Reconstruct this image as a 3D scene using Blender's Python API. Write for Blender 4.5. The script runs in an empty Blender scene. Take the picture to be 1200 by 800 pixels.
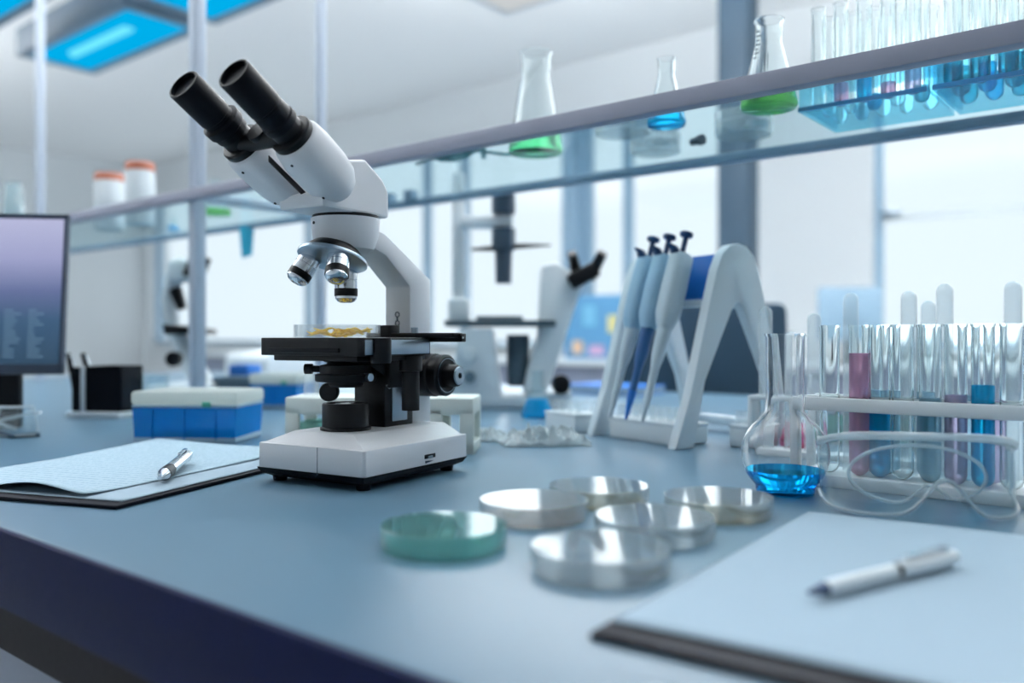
import bpy, bmesh, math, random
from mathutils import Matrix, Vector, noise
random.seed(7)
C = bpy.context.scene.collection
SC = bpy.context.scene
PI = math.pi

# ------------------------------------------------------------------ camera, sky, exposure
F = 1000.0            # focal length in pixels of a 1200 px wide frame (30 mm lens)
TZ = 0.90             # height of the bench top
CH = 0.15             # camera height above the bench top
HY = 395.0            # horizon row
camd = bpy.data.cameras.new('camera'); cam = bpy.data.objects.new('camera', camd); C.objects.link(cam)
cam.location = (0, 0, TZ + CH); cam.rotation_euler = (PI/2, 0, 0)
camd.sensor_width = 36; camd.lens = 30; camd.shift_y = -5/1200
camd.clip_start = 0.02; camd.clip_end = 200
camd.dof.use_dof = True; camd.dof.focus_distance = 0.87; camd.dof.aperture_fstop = 2.4
SC.camera = cam
vs = SC.view_settings
SC.display_settings.display_device = 'sRGB'
vs.view_transform = 'Standard'; vs.look = 'None'; vs.gamma = 1; vs.use_curve_mapping = False
vs.exposure = 0.5
cy = SC.cycles
cy.max_bounces = 24; cy.transmission_bounces = 24; cy.glossy_bounces = 8; cy.diffuse_bounces = 4
cy.transparent_max_bounces = 48; cy.sample_clamp_indirect = 4.0; cy.use_denoising = True
cy.caustics_reflective = False; cy.caustics_refractive = True; cy.blur_glossy = 0.5

w = bpy.data.worlds.new('daylight'); SC.world = w; w.use_nodes = True
bg = w.node_tree.nodes['Background']
bg.inputs[0].default_value = (0.83, 0.93, 1.0, 1); bg.inputs[1].default_value = 0.78

def area(name, loc, rot, sx, sy, power, col):
    l = bpy.data.lights.new(name, 'AREA'); l.shape = 'RECTANGLE'; l.size = sx; l.size_y = sy
    l.energy = power; l.color = col
    o = bpy.data.objects.new(name, l); C.objects.link(o); o.location = loc; o.rotation_euler = rot
    return o
# added fill without fittings: unseen area lights aimed up to brighten the ceiling
for _x, _y, _z, _p, _sx, _sy in ((-1.2, 1.2, 2.6, 34, 1.6, 0.5), (1.6, 1.0, 2.6, 30, 1.6, 0.5), (0.4, 3.3, 2.6, 125, 2.2, 0.7), (3.4, 2.6, 2.6, 90, 1.8, 0.6), (-5.2, 5.2, 2.6, 110, 1.8, 0.6), (-3.2, 2.6, 2.6, 70, 1.8, 0.6)):
    area('added_uplight', (_x, _y, _z), (PI, 0, math.radians(-39)), _sx, _sy, _p, (0.95, 0.98, 1.0))
sun = bpy.data.lights.new('hazy_sun', 'SUN'); sun.energy = 1.5; sun.angle = math.radians(60); sun.color = (0.95, 0.98, 1.0)
so = bpy.data.objects.new('hazy_sun', sun); C.objects.link(so); so.rotation_euler = Vector((-0.28, -1.0, -0.42)).to_track_quat('-Z', 'Y').to_euler()
# ------------------------------------------------------------------ bench frame: u runs along the bench, v across it
U = Vector((0.7772, -0.6293, 0)); V = Vector((0.6293, 0.7772, 0)); BA = math.atan2(U.y, U.x)
def P(px, py, Y): return Vector(((px-600)/F*Y, Y, TZ+CH+(HY-py)/F*Y))
def G(px, py, h=0.0):
    Y = (CH-h)*F/(py-HY); return Vector(((px-600)/F*Y, Y, TZ+h))
def BT(px, t, h=0.0):                       # the point of column px at bench depth t
    Y = t/(0.6293*(px-600)/F+0.7772); return Vector(((px-600)/F*Y, Y, TZ+h))
def ST(s, t, h=0.0): return U*s + V*t + Vector((0, 0, TZ+h))
def S_of(p): return p.x*U.x + p.y*U.y
def T_of(p): return p.x*V.x + p.y*V.y

# ------------------------------------------------------------------ materials
def lin(c):
    def f(x):
        x /= 255
        return x/12.92 if x <= 0.04045 else ((x+0.055)/1.055)**2.4
    return (f(c[0]), f(c[1]), f(c[2]), 1)
def pm(name, rgb, rough=0.5, metal=0.0, coat=0.0, bump=0.0, bscale=200, emit=0, spec=0.5):
    m = bpy.data.materials.new(name); m.use_nodes = True; nt = m.node_tree
    b = nt.nodes['Principled BSDF']
    b.inputs['Base Color'].default_value = lin(rgb); b.inputs['Roughness'].default_value = rough
    b.inputs['Metallic'].default_value = metal; b.inputs['Coat Weight'].default_value = coat
    b.inputs['Specular IOR Level'].default_value = spec
    if emit:
        b.inputs['Emission Color'].default_value = lin(rgb); b.inputs['Emission Strength'].default_value = emit
    n = nt.nodes.new('ShaderNodeTexNoise'); tc = nt.nodes.new('ShaderNodeTexCoord')
    n.inputs['Scale'].default_value = bscale; nt.links.new(tc.outputs['Object'], n.inputs['Vector'])
    if bump:
        bp = nt.nodes.new('ShaderNodeBump'); bp.inputs['Strength'].default_value = bump; bp.inputs['Distance'].default_value = 0.001
        nt.links.new(n.outputs['Fac'], bp.inputs['Height']); nt.links.new(bp.outputs['Normal'], b.inputs['Normal'])
    else:
        mr = nt.nodes.new('ShaderNodeMapRange'); mr.inputs['To Min'].default_value = max(0, rough-0.04); mr.inputs['To Max'].default_value = rough+0.04
        nt.links.new(n.outputs['Fac'], mr.inputs['Value']); nt.links.new(mr.outputs['Result'], b.inputs['Roughness'])
    return m
def glass(name, rgb=(255, 255, 255), ior=1.45, rough=0.0):
    m = bpy.data.materials.new(name); m.use_nodes = True; nt = m.node_tree; nt.nodes.clear()
    o = nt.nodes.new('ShaderNodeOutputMaterial'); g = nt.nodes.new('ShaderNodeBsdfGlass')
    g.inputs['Color'].default_value = lin(rgb); g.inputs['IOR'].default_value = ior; g.inputs['Roughness'].default_value = rough
    nt.links.new(g.outputs[0], o.inputs[0]); return m
def thin(name, rgb=(255, 255, 255), refl=0.06, edge=0.6, milk=0.0, milkcol=(230, 238, 240)):
    """thin sheet of clear plastic or glass: lets light straight through, mirrors more at grazing angles, can be a little milky"""
    m = bpy.data.materials.new(name); m.use_nodes = True; nt = m.node_tree; nt.nodes.clear()
    o = nt.nodes.new('ShaderNodeOutputMaterial'); t = nt.nodes.new('ShaderNodeBsdfTransparent'); g = nt.nodes.new('ShaderNodeBsdfGlossy')
    t.inputs['Color'].default_value = lin(rgb); g.inputs['Roughness'].default_value = 0.05
    lw = nt.nodes.new('ShaderNodeLayerWeight'); lw.inputs['Blend'].default_value = 0.5
    pw = nt.nodes.new('ShaderNodeMath'); pw.operation = 'POWER'; pw.inputs[1].default_value = 3.0
    mr = nt.nodes.new('ShaderNodeMapRange'); mr.inputs['To Min'].default_value = refl; mr.inputs['To Max'].default_value = edge
    nt.links.new(lw.outputs['Facing'], pw.inputs[0]); nt.links.new(pw.outputs[0], mr.inputs['Value'])
    mx = nt.nodes.new('ShaderNodeMixShader'); nt.links.new(mr.outputs[0], mx.inputs[0])
    nt.links.new(t.outputs[0], mx.inputs[1]); nt.links.new(g.outputs[0], mx.inputs[2]); last = mx
    if milk:
        d = nt.nodes.new('ShaderNodeBsdfTranslucent'); d2 = nt.nodes.new('ShaderNodeBsdfDiffuse'); a = nt.nodes.new('ShaderNodeMixShader'); a.inputs[0].default_value = 0.5
        d.inputs[0].default_value = lin(milkcol); d2.inputs[0].default_value = lin(milkcol)
        nt.links.new(d.outputs[0], a.inputs[1]); nt.links.new(d2.outputs[0], a.inputs[2])
        b = nt.nodes.new('ShaderNodeMixShader'); b.inputs[0].default_value = milk
        nt.links.new(last.outputs[0], b.inputs[1]); nt.links.new(a.outputs[0], b.inputs[2]); last = b
    nt.links.new(last.outputs[0], o.inputs[0]); return m
def emis(name, rgb, s):
    m = bpy.data.materials.new(name); m.use_nodes = True; nt = m.node_tree; nt.nodes.clear()
    o = nt.nodes.new('ShaderNodeOutputMaterial'); e = nt.nodes.new('ShaderNodeEmission')
    e.inputs[0].default_value = lin(rgb); e.inputs[1].default_value = s
    nt.links.new(e.outputs[0], o.inputs[0]); return m
def liquid(name, rgb, body=0.3, clear=True):
    """coloured water: light passes through tinted (bent when not in a narrow tube), with a share of scattered colour"""
    m = bpy.data.materials.new(name); m.use_nodes = True; nt = m.node_tree; nt.nodes.clear()
    o = nt.nodes.new('ShaderNodeOutputMaterial'); t = nt.nodes.new('ShaderNodeBsdfTranslucent'); d = nt.nodes.new('ShaderNodeBsdfDiffuse')
    soft = [255*(c/255)**0.5 for c in rgb]
    if clear:
        g = nt.nodes.new('ShaderNodeBsdfTransparent'); g.inputs['Color'].default_value = lin(soft)
    else:
        g = nt.nodes.new('ShaderNodeBsdfGlass'); g.inputs['Color'].default_value = lin(soft); g.inputs['IOR'].default_value = 1.33
    t.inputs[0].default_value = lin(rgb); d.inputs[0].default_value = lin(rgb)
    m1 = nt.nodes.new('ShaderNodeMixShader'); mx = nt.nodes.new('ShaderNodeMixShader'); mx.inputs[0].default_value = body
    nt.links.new(t.outputs[0], m1.inputs[1]); nt.links.new(d.outputs[0], m1.inputs[2])
    nt.links.new(g.outputs[0], mx.inputs[1]); nt.links.new(m1.outputs[0], mx.inputs[2]); nt.links.new(mx.outputs[0], o.inputs[0]); return m

M = {}
M['white'] = pm('white_enamel', (226, 228, 232), 0.38, bump=0.08, bscale=900)
M['white2'] = pm('white_plastic', (224, 232, 236), 0.45)
M['cream'] = pm('cream_plastic', (226, 232, 226), 0.5)
M['black'] = pm('black_paint', (8, 11, 16), 0.42, spec=0.25)
M['black2'] = pm('black_rubber', (4, 9, 18), 0.45, spec=0.14)
M['chrome'] = pm('chrome', (215, 220, 225), 0.16, 1.0)
M['steel'] = pm('brushed_steel', (150, 165, 178), 0.32, 1.0)
M['alu'] = pm('grey_aluminium', (186, 196, 210), 0.4, 0.3)
M['lip'] = pm('grey_violet_lip', (146, 149, 165), 0.5)
M['rail'] = pm('blue_grey_rail', (112, 142, 164), 0.5)
M['dkcol'] = pm('slate_paint', (42, 66, 84), 0.6)
M['frame'] = pm('window_frame_paint', (142, 172, 194), 0.5)
M['wall'] = pm('wall_paint', (228, 232, 234), 0.8)
M['ceil'] = pm('ceiling_paint', (238, 238, 238), 0.85)
M['floor'] = pm('floor_vinyl', (196, 204, 210), 0.4)
M['top'] = pm('bench_laminate', (80, 110, 130), 0.33, spec=0.3, bump=0.02, bscale=1500)
M['edge'] = pm('navy_edge', (0, 13, 56), 0.6, spec=0.15)
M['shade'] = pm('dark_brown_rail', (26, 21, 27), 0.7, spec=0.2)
M['cab'] = pm('grey_cabinet', (112, 120, 138), 0.5)
M['paper'] = pm('pale_blue_paper', (144, 165, 180), 0.75)
M['board'] = pm('black_clipboard', (8, 12, 26), 0.5, spec=0.12)
M['pipblue'] = pm('pale_blue_plastic', (150, 186, 210), 0.4)
M['pipgrey'] = pm('pale_grey_plastic', (190, 206, 216), 0.4)
M['navy'] = pm('navy_plastic', (24, 60, 100), 0.4)
M['royal'] = pm('royal_blue_plastic', (4, 104, 190), 0.45)
M['stand'] = pm('frosted_white_plastic', (220, 230, 236), 0.4)
M['chair'] = pm('dark_blue_fabric', (40, 68, 88), 0.8)
M['orange'] = pm('orange_lid', (184, 112, 88), 0.5)
M['note'] = pm('cyan_note', (50, 172, 204), 0.7)
M['screenframe'] = pm('dark_bezel', (42, 56, 76), 0.4)
M['greybox'] = pm('grey_blue_plastic', (140, 168, 186), 0.5)
M['teal_plastic'] = pm('teal_grey_plastic', (120, 170, 176), 0.4)
M['glass'] = glass('clear_glass')
M['thin'] = thin('thin_clear_glass', (247, 251, 252), 0.03, 0.55)
M['tube'] = glass('test_tube_glass', (253, 255, 255), 1.45)
M['frost'] = thin('frosted_plastic', (252, 254, 255), 0.05, 0.6, 0.14, (240, 246, 248))
M['pane'] = thin('window_pane', (252, 254, 255), 0.03, 0.3)
M['shelfglass'] = thin('shelf_glass', (238, 248, 250), 0.03, 0.16)
M['tealglass'] = thin('teal_tinted_glass', (236, 249, 248), 0.08, 0.5, 0.1, (176, 226, 224))
M['dish'] = thin('clear_dish_plastic', (252, 254, 255), 0.08, 0.5, 0.1)
M['acryl'] = thin('cyan_acrylic', (196, 240, 250), 0.06, 0.3, 0.1, (120, 215, 238))
M['acryl_edge'] = pm('cyan_acrylic_edge', (20, 130, 186), 0.3)
M['goggle'] = thin('clear_goggle_plastic', (244, 250, 252), 0.05, 0.7, 0.05)
M['goggle_rim'] = thin('goggle_rim_plastic', (240, 248, 251), 0.12, 0.9, 0.34, (240, 248, 252))
M['bag'] = thin('crinkled_film', (244, 250, 252), 0.15, 0.8, 0.5)
M['bluebox'] = thin('translucent_blue_plastic', (110, 200, 240), 0.06, 0.4, 0.6, (24, 152, 222))
M['L_blue'] = liquid('blue_liquid', (30, 200, 252))
M['L_bulb'] = liquid('deep_blue_liquid', (14, 172, 244), 0.15, False)
M['L_teal'] = liquid('teal_liquid', (80, 200, 222))
M['L_green'] = liquid('green_liquid', (140, 225, 120))
M['L_seagreen'] = liquid('sea_green_liquid', (110, 220, 150))
M['amber'] = liquid('amber_specimen', (255, 226, 60), 0.85)
M['L_pink'] = liquid('pink_liquid', (255, 84, 160))
M['L_lpink'] = liquid('pale_pink_liquid', (250, 186, 216))
M['L_purple'] = liquid('purple_liquid', (230, 208, 238))
M['L_pale'] = liquid('pale_blue_liquid', (190, 228, 246))
M['lamp'] = emis('lamp_blue', (0, 168, 226), 0.78)
M['tubelamp'] = emis('lamp_tube', (110, 225, 245), 0.8)
M['fixture'] = pm('fixture_grey', (96, 118, 136), 0.5)
M['marks'] = pm('printed_marks', (60, 80, 96), 0.7)
# printed paper: faint lines of print
def print_mat():
    m = pm('printed_paper', (196, 216, 228), 0.75); nt = m.node_tree; b = nt.nodes['Principled BSDF']
    tc = nt.nodes.new('ShaderNodeTexCoord'); sep = nt.nodes.new('ShaderNodeSeparateXYZ'); nt.links.new(tc.outputs['Object'], sep.inputs[0])
    wv = nt.nodes.new('ShaderNodeMath'); wv.operation = 'MULTIPLY'; wv.inputs[1].default_value = 2*PI/0.0105; nt.links.new(sep.outputs['Y'], wv.inputs[0])
    sn = nt.nodes.new('ShaderNodeMath'); sn.operation = 'SINE'; nt.links.new(wv.outputs[0], sn.inputs[0])
    gt = nt.nodes.new('ShaderNodeMath'); gt.operation = 'GREATER_THAN'; gt.inputs[1].default_value = 0.35; nt.links.new(sn.outputs[0], gt.inputs[0])
    mp = nt.nodes.new('ShaderNodeMapping'); mp.inputs['Scale'].default_value = (330, 95, 1); nt.links.new(tc.outputs['Object'], mp.inputs[0])
    nz = nt.nodes.new('ShaderNodeTexNoise'); nz.inputs['Scale'].default_value = 1.0; nt.links.new(mp.outputs[0], nz.inputs['Vector'])
    g2 = nt.nodes.new('ShaderNodeMath'); g2.operation = 'GREATER_THAN'; g2.inputs[1].default_value = 0.47; nt.links.new(nz.outputs['Fac'], g2.inputs[0])
    ml = nt.nodes.new('ShaderNodeMath'); ml.operation = 'MULTIPLY'; nt.links.new(gt.outputs[0], ml.inputs[0]); nt.links.new(g2.outputs[0], ml.inputs[1])
    mx = nt.nodes.new('ShaderNodeMix'); mx.data_type = 'RGBA'; nt.links.new(ml.outputs[0], mx.inputs[0])
    mx.inputs[6].default_value = lin((154, 178, 192)); mx.inputs[7].default_value = lin((134, 160, 177)); nt.links.new(mx.outputs[2], b.inputs['Base Color'])
    return m
M['print'] = print_mat()
def screen_mat():
    m = bpy.data.materials.new('screen_glow'); m.use_nodes = True; nt = m.node_tree; b = nt.nodes['Principled BSDF']
    b.inputs['Base Color'].default_value = lin((20, 24, 34)); b.inputs['Roughness'].default_value = 0.25
    tc = nt.nodes.new('ShaderNodeTexCoord'); sep = nt.nodes.new('ShaderNodeSeparateXYZ'); nt.links.new(tc.outputs['Generated'], sep.inputs[0])
    r = nt.nodes.new('ShaderNodeValToRGB'); e = r.color_ramp.elements
    e[0].position = 0; e[0].color = lin((30, 62, 86)); e[1].position = 1; e[1].color = lin((176, 178, 210))
    k = e.new(0.3); k.color = lin((48, 82, 114)); k = e.new(0.5); k.color = lin((92, 104, 146)); k = e.new(0.72); k.color = lin((150, 154, 192))
    nt.links.new(sep.outputs['Z'], r.inputs[0]); nt.links.new(r.outputs[0], b.inputs['Emission Color']); b.inputs['Emission Strength'].default_value = 0.75
    return m
M['screen'] = screen_mat()

# ------------------------------------------------------------------ mesh helpers
class B:
    def __init__(s): s.bm = bmesh.new()
    def _x(s, vs, m):
        if m is not None: bmesh.ops.transform(s.bm, matrix=m, verts=vs)
    def box(s, c, d, bev=0.0, m=None, seg=2):
        r = bmesh.ops.create_cube(s.bm, size=1, matrix=Matrix.Translation(c) @ Matrix.Diagonal((d[0], d[1], d[2], 1)))
        vs = r['verts']
        if bev:
            es = list({e for v in vs for e in v.link_edges})
            q = bmesh.ops.bevel(s.bm, geom=es, offset=bev, segments=seg, affect='EDGES', profile=0.5)
            vs = list({v for f in q['faces'] for v in f.verts} | {v for v in vs if v.is_valid})
        s._x(vs, m); return s
    def lathe(s, prof, n=32, m=None, closed=False):
        rings = []; new = []
        for (r, z) in prof:
            if r < 1e-6:
                v = s.bm.verts.new((0, 0, z)); rings.append([v]); new.append(v)
            else:
                k = [s.bm.verts.new((r*math.cos(2*PI*i/n), r*math.sin(2*PI*i/n), z)) for i in range(n)]
                rings.append(k); new += k
        pairs = list(zip(rings, rings[1:]))
        if closed: pairs.append((rings[-1], rings[0]))
        for a, b in pairs:
            for i in range(n):
                j = (i+1) % n
                if len(a) == 1 and len(b) == 1: continue
                if len(a) == 1: s.bm.faces.new((a[0], b[j], b[i]))
                elif len(b) == 1: s.bm.faces.new((a[i], a[j], b[0]))
                else: s.bm.faces.new((a[i], a[j], b[j], b[i]))
        s._x(new, m); return s
    def prism(s, poly, a0, a1, axis='x', bev=0.0, m=None):
        def pt(p, a): return {'x': (a, p[0], p[1]), 'y': (p[0], a, p[1]), 'z': (p[0], p[1], a)}[axis]
        lo = [s.bm.verts.new(pt(p, a0)) for p in poly]; hi = [s.bm.verts.new(pt(p, a1)) for p in poly]
        n = len(poly); fs = [s.bm.faces.new(lo), s.bm.faces.new(hi[::-1])]
        for i in range(n): fs.append(s.bm.faces.new((lo[i], hi[i], hi[(i+1) % n], lo[(i+1) % n])))
        bmesh.ops.recalc_face_normals(s.bm, faces=fs)
        vs = lo+hi
        if bev:
            es = list({e for v in vs for e in v.link_edges})
            q = bmesh.ops.bevel(s.bm, geom=es, offset=bev, segments=2, affect='EDGES', profile=0.5)
            vs = list({v for f in q['faces'] for v in f.verts} | {v for v in vs if v.is_valid})
        s._x(vs, m); return s
    def loft(s, rings, cap=True, m=None, close=True):
        R = [[s.bm.verts.new(p) for p in r] for r in rings]; n = len(R[0])
        for a, b in zip(R, R[1:]):
            for i in range(n if close else n-1):
                j = (i+1) % n; s.bm.faces.new((a[i], a[j], b[j], b[i]))
        if cap and close: s.bm.faces.new(R[0][::-1]); s.bm.faces.new(R[-1])
        s._x([v for r in R for v in r], m); return s
    def tube(s, pts, r, n=10, m=None, cap=True):
        pts = [Vector(p) for p in pts]; k = len(pts)
        rr = r if isinstance(r, (list, tuple)) else [r]*k
        rings = []; up = None
        for i, p in enumerate(pts):
            d = (pts[min(i+1, k-1)]-pts[max(i-1, 0)]).normalized()
            if up is None: up = d.orthogonal().normalized()
            up = (up - d*up.dot(d)).normalized(); sd = d.cross(up)
            rings.append([p + (up*math.cos(2*PI*q/n) + sd*math.sin(2*PI*q/n))*rr[i] for q in range(n)])
        return s.loft(rings, cap, m)
    def build(s, name, mat, parent=None, loc=None, rotz=0.0, smooth=35, sub=0):
        bmesh.ops.recalc_face_normals(s.bm, faces=s.bm.faces)
        me = bpy.data.meshes.new(name); s.bm.to_mesh(me); s.bm.free()
        if smooth:
            me.polygons.foreach_set('use_smooth', [True]*len(me.polygons)); me.set_sharp_from_angle(angle=math.radians(smooth))
        o = bpy.data.objects.new(name, me); C.objects.link(o)
        if isinstance(mat, str): mat = M[mat]
        me.materials.append(mat)
        if parent is not None: o.parent = parent
        if loc is not None: o.location = loc
        o.rotation_euler.z = rotz
        if sub:
            md = o.modifiers.new('sub', 'SUBSURF'); md.levels = sub; md.render_levels = sub
        return o
def tag(o, label, cat, group=None):
    o['label'] = label; o['category'] = cat
    if group: o['group'] = group
    return o
def thing(name, label, cat, loc=(0, 0, 0), rotz=0.0, group=None):
    o = bpy.data.objects.new(name, None); C.objects.link(o); o.location = loc; o.rotation_euler.z = rotz; o.empty_display_size = 0.03
    return tag(o, label, cat, group)
def struct(o): o['kind'] = 'structure'; return o
def dup(root, label, loc, rotz=None, group=None):
    r = root.copy(); C.objects.link(r); r.location = loc; r['label'] = label
    if rotz is not None: r.rotation_euler.z = rotz
    if group: r['group'] = group
    for ch in root.children:
        c = ch.copy(); C.objects.link(c); c.parent = r
        for g in ch.children:
            d = g.copy(); C.objects.link(d); d.parent = c
    return r
def T(x, y, z): return Matrix.Translation((x, y, z))
def R(a, ax): return Matrix.Rotation(a, 4, ax)
def align(p, d): return Matrix.Translation(p) @ Vector(d).to_track_quat('Z', 'Y').to_matrix().to_4x4()
BR = BA                                     # z rotation of things set square to the bench

# ------------------------------------------------------------------ the room
WT = 5.5                                     # depth of the window wall
def sp(px, t): return S_of(BT(px, t))
CZ = 3.2
def ubox(s0, s1, t0, t1, z0, z1): return ((s0+s1)/2, (t0+t1)/2, (z0+z1)/2), (abs(s1-s0), abs(t1-t0), abs(z1-z0))
def room():
    b = B(); b.box(*ubox(-11, 6, -3.5, 5.8, -0.1, 0)); struct(b.build('floor', 'floor', rotz=BR))
    b = B(); b.box(*ubox(-11, 6, -3.5, 5.8, CZ, CZ+0.1)); struct(b.build('ceiling', 'ceil', rotz=BR))
    b = B(); b.box(*ubox(-10.7, -10.5, -3.5, 5.8, 0, CZ)); struct(b.build('wall_left', 'wall', rotz=BR))
    wz0, wz1 = 0.98, 2.80
    b = B(); b.box(*ubox(6, 6.2, -3.5, 5.8, 0, CZ)); struct(b.build('wall_right', 'wall', rotz=BR))
    b = B(); b.box(*ubox(-10.7, 6.2, -3.7, -3.5, 0, CZ)); struct(b.build('wall_front', 'wall', rotz=BR))
    holes = [(sp(176, WT), sp(660, WT)), (sp(676, WT), sp(868, WT)), (sp(1021, WT), sp(1330, WT))]
    b = B(); b.box(*ubox(-10.5, 6, WT, WT+0.25, 0, wz0)); b.box(*ubox(-10.5, 6, WT, WT+0.25, wz1, CZ))
    ed = [-10.5] + [q for h in holes for q in h] + [6]
    for i in range(0, len(ed), 2):
        if i in (0, 4, 6): b.box(*ubox(ed[i], ed[i+1], WT, WT+0.25, wz0, wz1))
    struct(b.build('wall_back', 'wall', rotz=BR))
    b = B(); b.box(*ubox(ed[2], ed[3], WT-0.02, WT+0.25, wz0, wz1)); struct(b.build('trim_1', 'frame', rotz=BR))
    mull = [[sp(352, WT), sp(491, WT), sp(535, WT)], [sp(727.5, WT)], []]
    for k, (h, mu) in enumerate(zip(holes, mull)):
        e = bpy.data.objects.new('window_%d' % (k+1), None); C.objects.link(e); e.rotation_euler.z = BR; struct(e)
        f = B(); fw = 0.035
        f.box(*ubox(h[0], h[1], WT+0.08, WT+0.14, wz1-fw, wz1)); f.box(*ubox(h[0], h[1], WT+0.08, WT+0.14, wz0, wz0+fw))
        f.box(*ubox(h[0], h[0]+fw, WT+0.08, WT+0.14, wz0, wz1)); f.box(*ubox(h[1]-fw, h[1], WT+0.08, WT+0.14, wz0, wz1))
        for q in mu: f.box(*ubox(q-0.032, q+0.032, WT+0.08, WT+0.14, wz0, wz1))
        f.build('window_frame', 'frame', e)
        g = B(); g.box(*ubox(h[0]+0.01, h[1]-0.01, WT+0.105, WT+0.112, wz0+0.01, wz1-0.01)); g.build('pane', 'pane', e)
        s = B(); s.box(*ubox(h[0], h[1], WT-0.06, WT+0.08, wz0-0.03, wz0), bev=0.004); s.build('sill', 'white2', e)
        pl = bpy.data.lights.new('portal', 'AREA'); pl.shape = 'RECTANGLE'; pl.size = h[1]-h[0]; pl.size_y = wz1-wz0; pl.cycles.is_portal = True
        po = bpy.data.objects.new('portal', pl); C.objects.link(po); pc = ST((h[0]+h[1])/2, WT+0.30); po.location = (pc.x, pc.y, (wz0+wz1)/2); po.rotation_euler = (-PI/2, 0, BR)
        if k == 2:
            q = h[0]; hb = B(); hb.box(*ubox(q+0.05, q+0.16, WT+0.02, WT+0.06, 1.80, 1.83), bev=0.006); hb.box(*ubox(q+0.05, q+0.08, WT+0.05, WT+0.085, 1.79, 1.84)); hb.build('window_handle', 'steel', e)
            f = B(); f.box(*ubox(q+0.03, h[1], WT+0.085, WT+0.135, 1.775, 1.80)); f.build('transom', 'white2', e)
    c = BT(865, 4.5); b = B(); b.box(*ubox(-0.085, 0.085, -0.085, 0.085, 0, CZ), bev=0.006)
    struct(b.build('column', 'dkcol', loc=(c.x, c.y, 0), rotz=BR))
room()

# ------------------------------------------------------------------ ceiling lamps
def hung_panel(name, label, px, py, rot_l, H=1.6):
    """blue lamp panel: frame, glowing sheet, tube"""
    pass
def fixtures():
    # frame of each panel in the bench frame, 1.6 m above the camera
    z = TZ+CH+1.6
    def at(px, py): Y = 1600/(HY-py); return Vector(((px-600)/F*Y, Y, z))
    c0 = at(39, 67)                       # far corner of the middle panel
    s0, t0 = S_of(c0), T_of(c0)
    L, W_ = 1.10, 0.33
    lab = [('pendant lamp with a blue glowing panel, whole panel in view above the tall white jars', 0, 0),
           ('pendant blue lamp cropped by the picture top, crossing behind the tall shelf post', 1, 0),
           ('pendant blue lamp cropped by the top corner, beyond the whole blue lamp panel', 0, -1)]
    for (lb, i, j) in lab:
        cs, ct = s0 + L/2 + i*(L+0.22), t0 + W_/2 - 0.01 + j*(W_+0.35)
        t = thing('pendant_lamp', lb, 'lamp', U*cs + V*ct + Vector((0, 0, z)), BR, 'blue pendant lamps')
        b = B(); e = 0.06; hh = 0.16
        b.box((0, -W_/2-e/2, hh/2), (L+2*e, e, hh), 0.006); b.box((0, W_/2+e/2, hh/2), (L+2*e, e, hh), 0.006)
        b.box((-L/2-e/2, 0, hh/2), (e, W_, hh), 0.006); b.box((L/2+e/2, 0, hh/2), (e, W_, hh), 0.006)
        b.box((0, 0, hh-0.01), (L, W_, 0.02)); b.build('housing', 'fixture', t)
        b = B(); b.box((0, 0, 0.010), (L, W_, 0.012)); b.build('light_panel', 'lamp', t)
        b = B(); b.tube([(-L*0.28, -0.04, 0.008), (L*0.3, -0.04, 0.008)], 0.030, 12); b.build('lamp_tube', 'tubelamp', t)
        for sx in (-0.4, 0.4):
            b = B(); b.tube([(sx, 0, hh-0.005), (sx, 0, CZ-z)], 0.008, 8); b.build('hanger', 'steel', t)
    c = P(602, -12, 5.2); t = thing('ceiling_light', 'square recessed ceiling light cut by the top edge, above the green flask', 'lamp', (c.x, c.y, CZ), BR)
    b = B(); b.prism([(-.32, 0), (.32, 0), (.32, -.02), (-.32, -.02)], -.32, .32, 'y', 0.004); b.build('frame', 'alu', t)
    b = B(); b.box((0, 0, -.022), (.54, .54, .008)); b.build('diffuser', emis('ceiling_diffuser', (225, 230, 232), 0.55), t)
fixtures()

# ------------------------------------------------------------------ the bench
def bench():
    t0, t1, s0, s1 = 0.267, 2.10, -3.4, 0.75
    b = B(); b.box(*ubox(s0, s1, t0+0.004, t1, TZ-0.061, TZ), bev=0.003)
    o = b.build('worktop', 'top', rotz=BR); tag(o, 'long blue-grey laminate bench top with a navy front edge', 'worktop')
    b = B(); b.box(*ubox(s0, s1, t0, t0+0.006, TZ-0.062, TZ-0.001), bev=0.002); b.build('edge_band', 'edge', o)
    o2 = thing('base_cabinet', 'grey cabinet base under the bench top, below the navy edge', 'cabinet', (0, 0, 0), BR)
    b = B(); b.box(*ubox(s0+0.05, s1-0.05, t0+0.035, t1-0.1, TZ-0.125, TZ-0.0615)); b.build('top_rail', 'shade', o2)
    b = B(); b.box(*ubox(s0+0.05, s1-0.05, t0+0.06, t1-0.1, 0.1, TZ-0.124)); b.build('carcass', 'cab', o2)
    b = B(); b.box(*ubox(s0+0.05, s1-0.05, t0+0.12, t1-0.15, 0.0, 0.1)); b.build('plinth', 'shade', o2)
    ss = s0+0.06
    while ss < s1-0.1:
        d = B(); d.box(*ubox(ss+0.004, min(ss+0.596, s1-0.06), t0+0.042, t0+0.06, 0.12, TZ-0.128), bev=0.003); dd = d.build('cabinet_door', 'cab', o2)
        h = B(); h.tube([(ss+0.5, t0+0.043, 0.62), (ss+0.5, t0+0.02, 0.62), (ss+0.5, t0+0.02, 0.50), (ss+0.5, t0+0.043, 0.50)], 0.005, 8); h.build('door_handle', 'steel', dd)
        ss += 0.6
bench()

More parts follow.
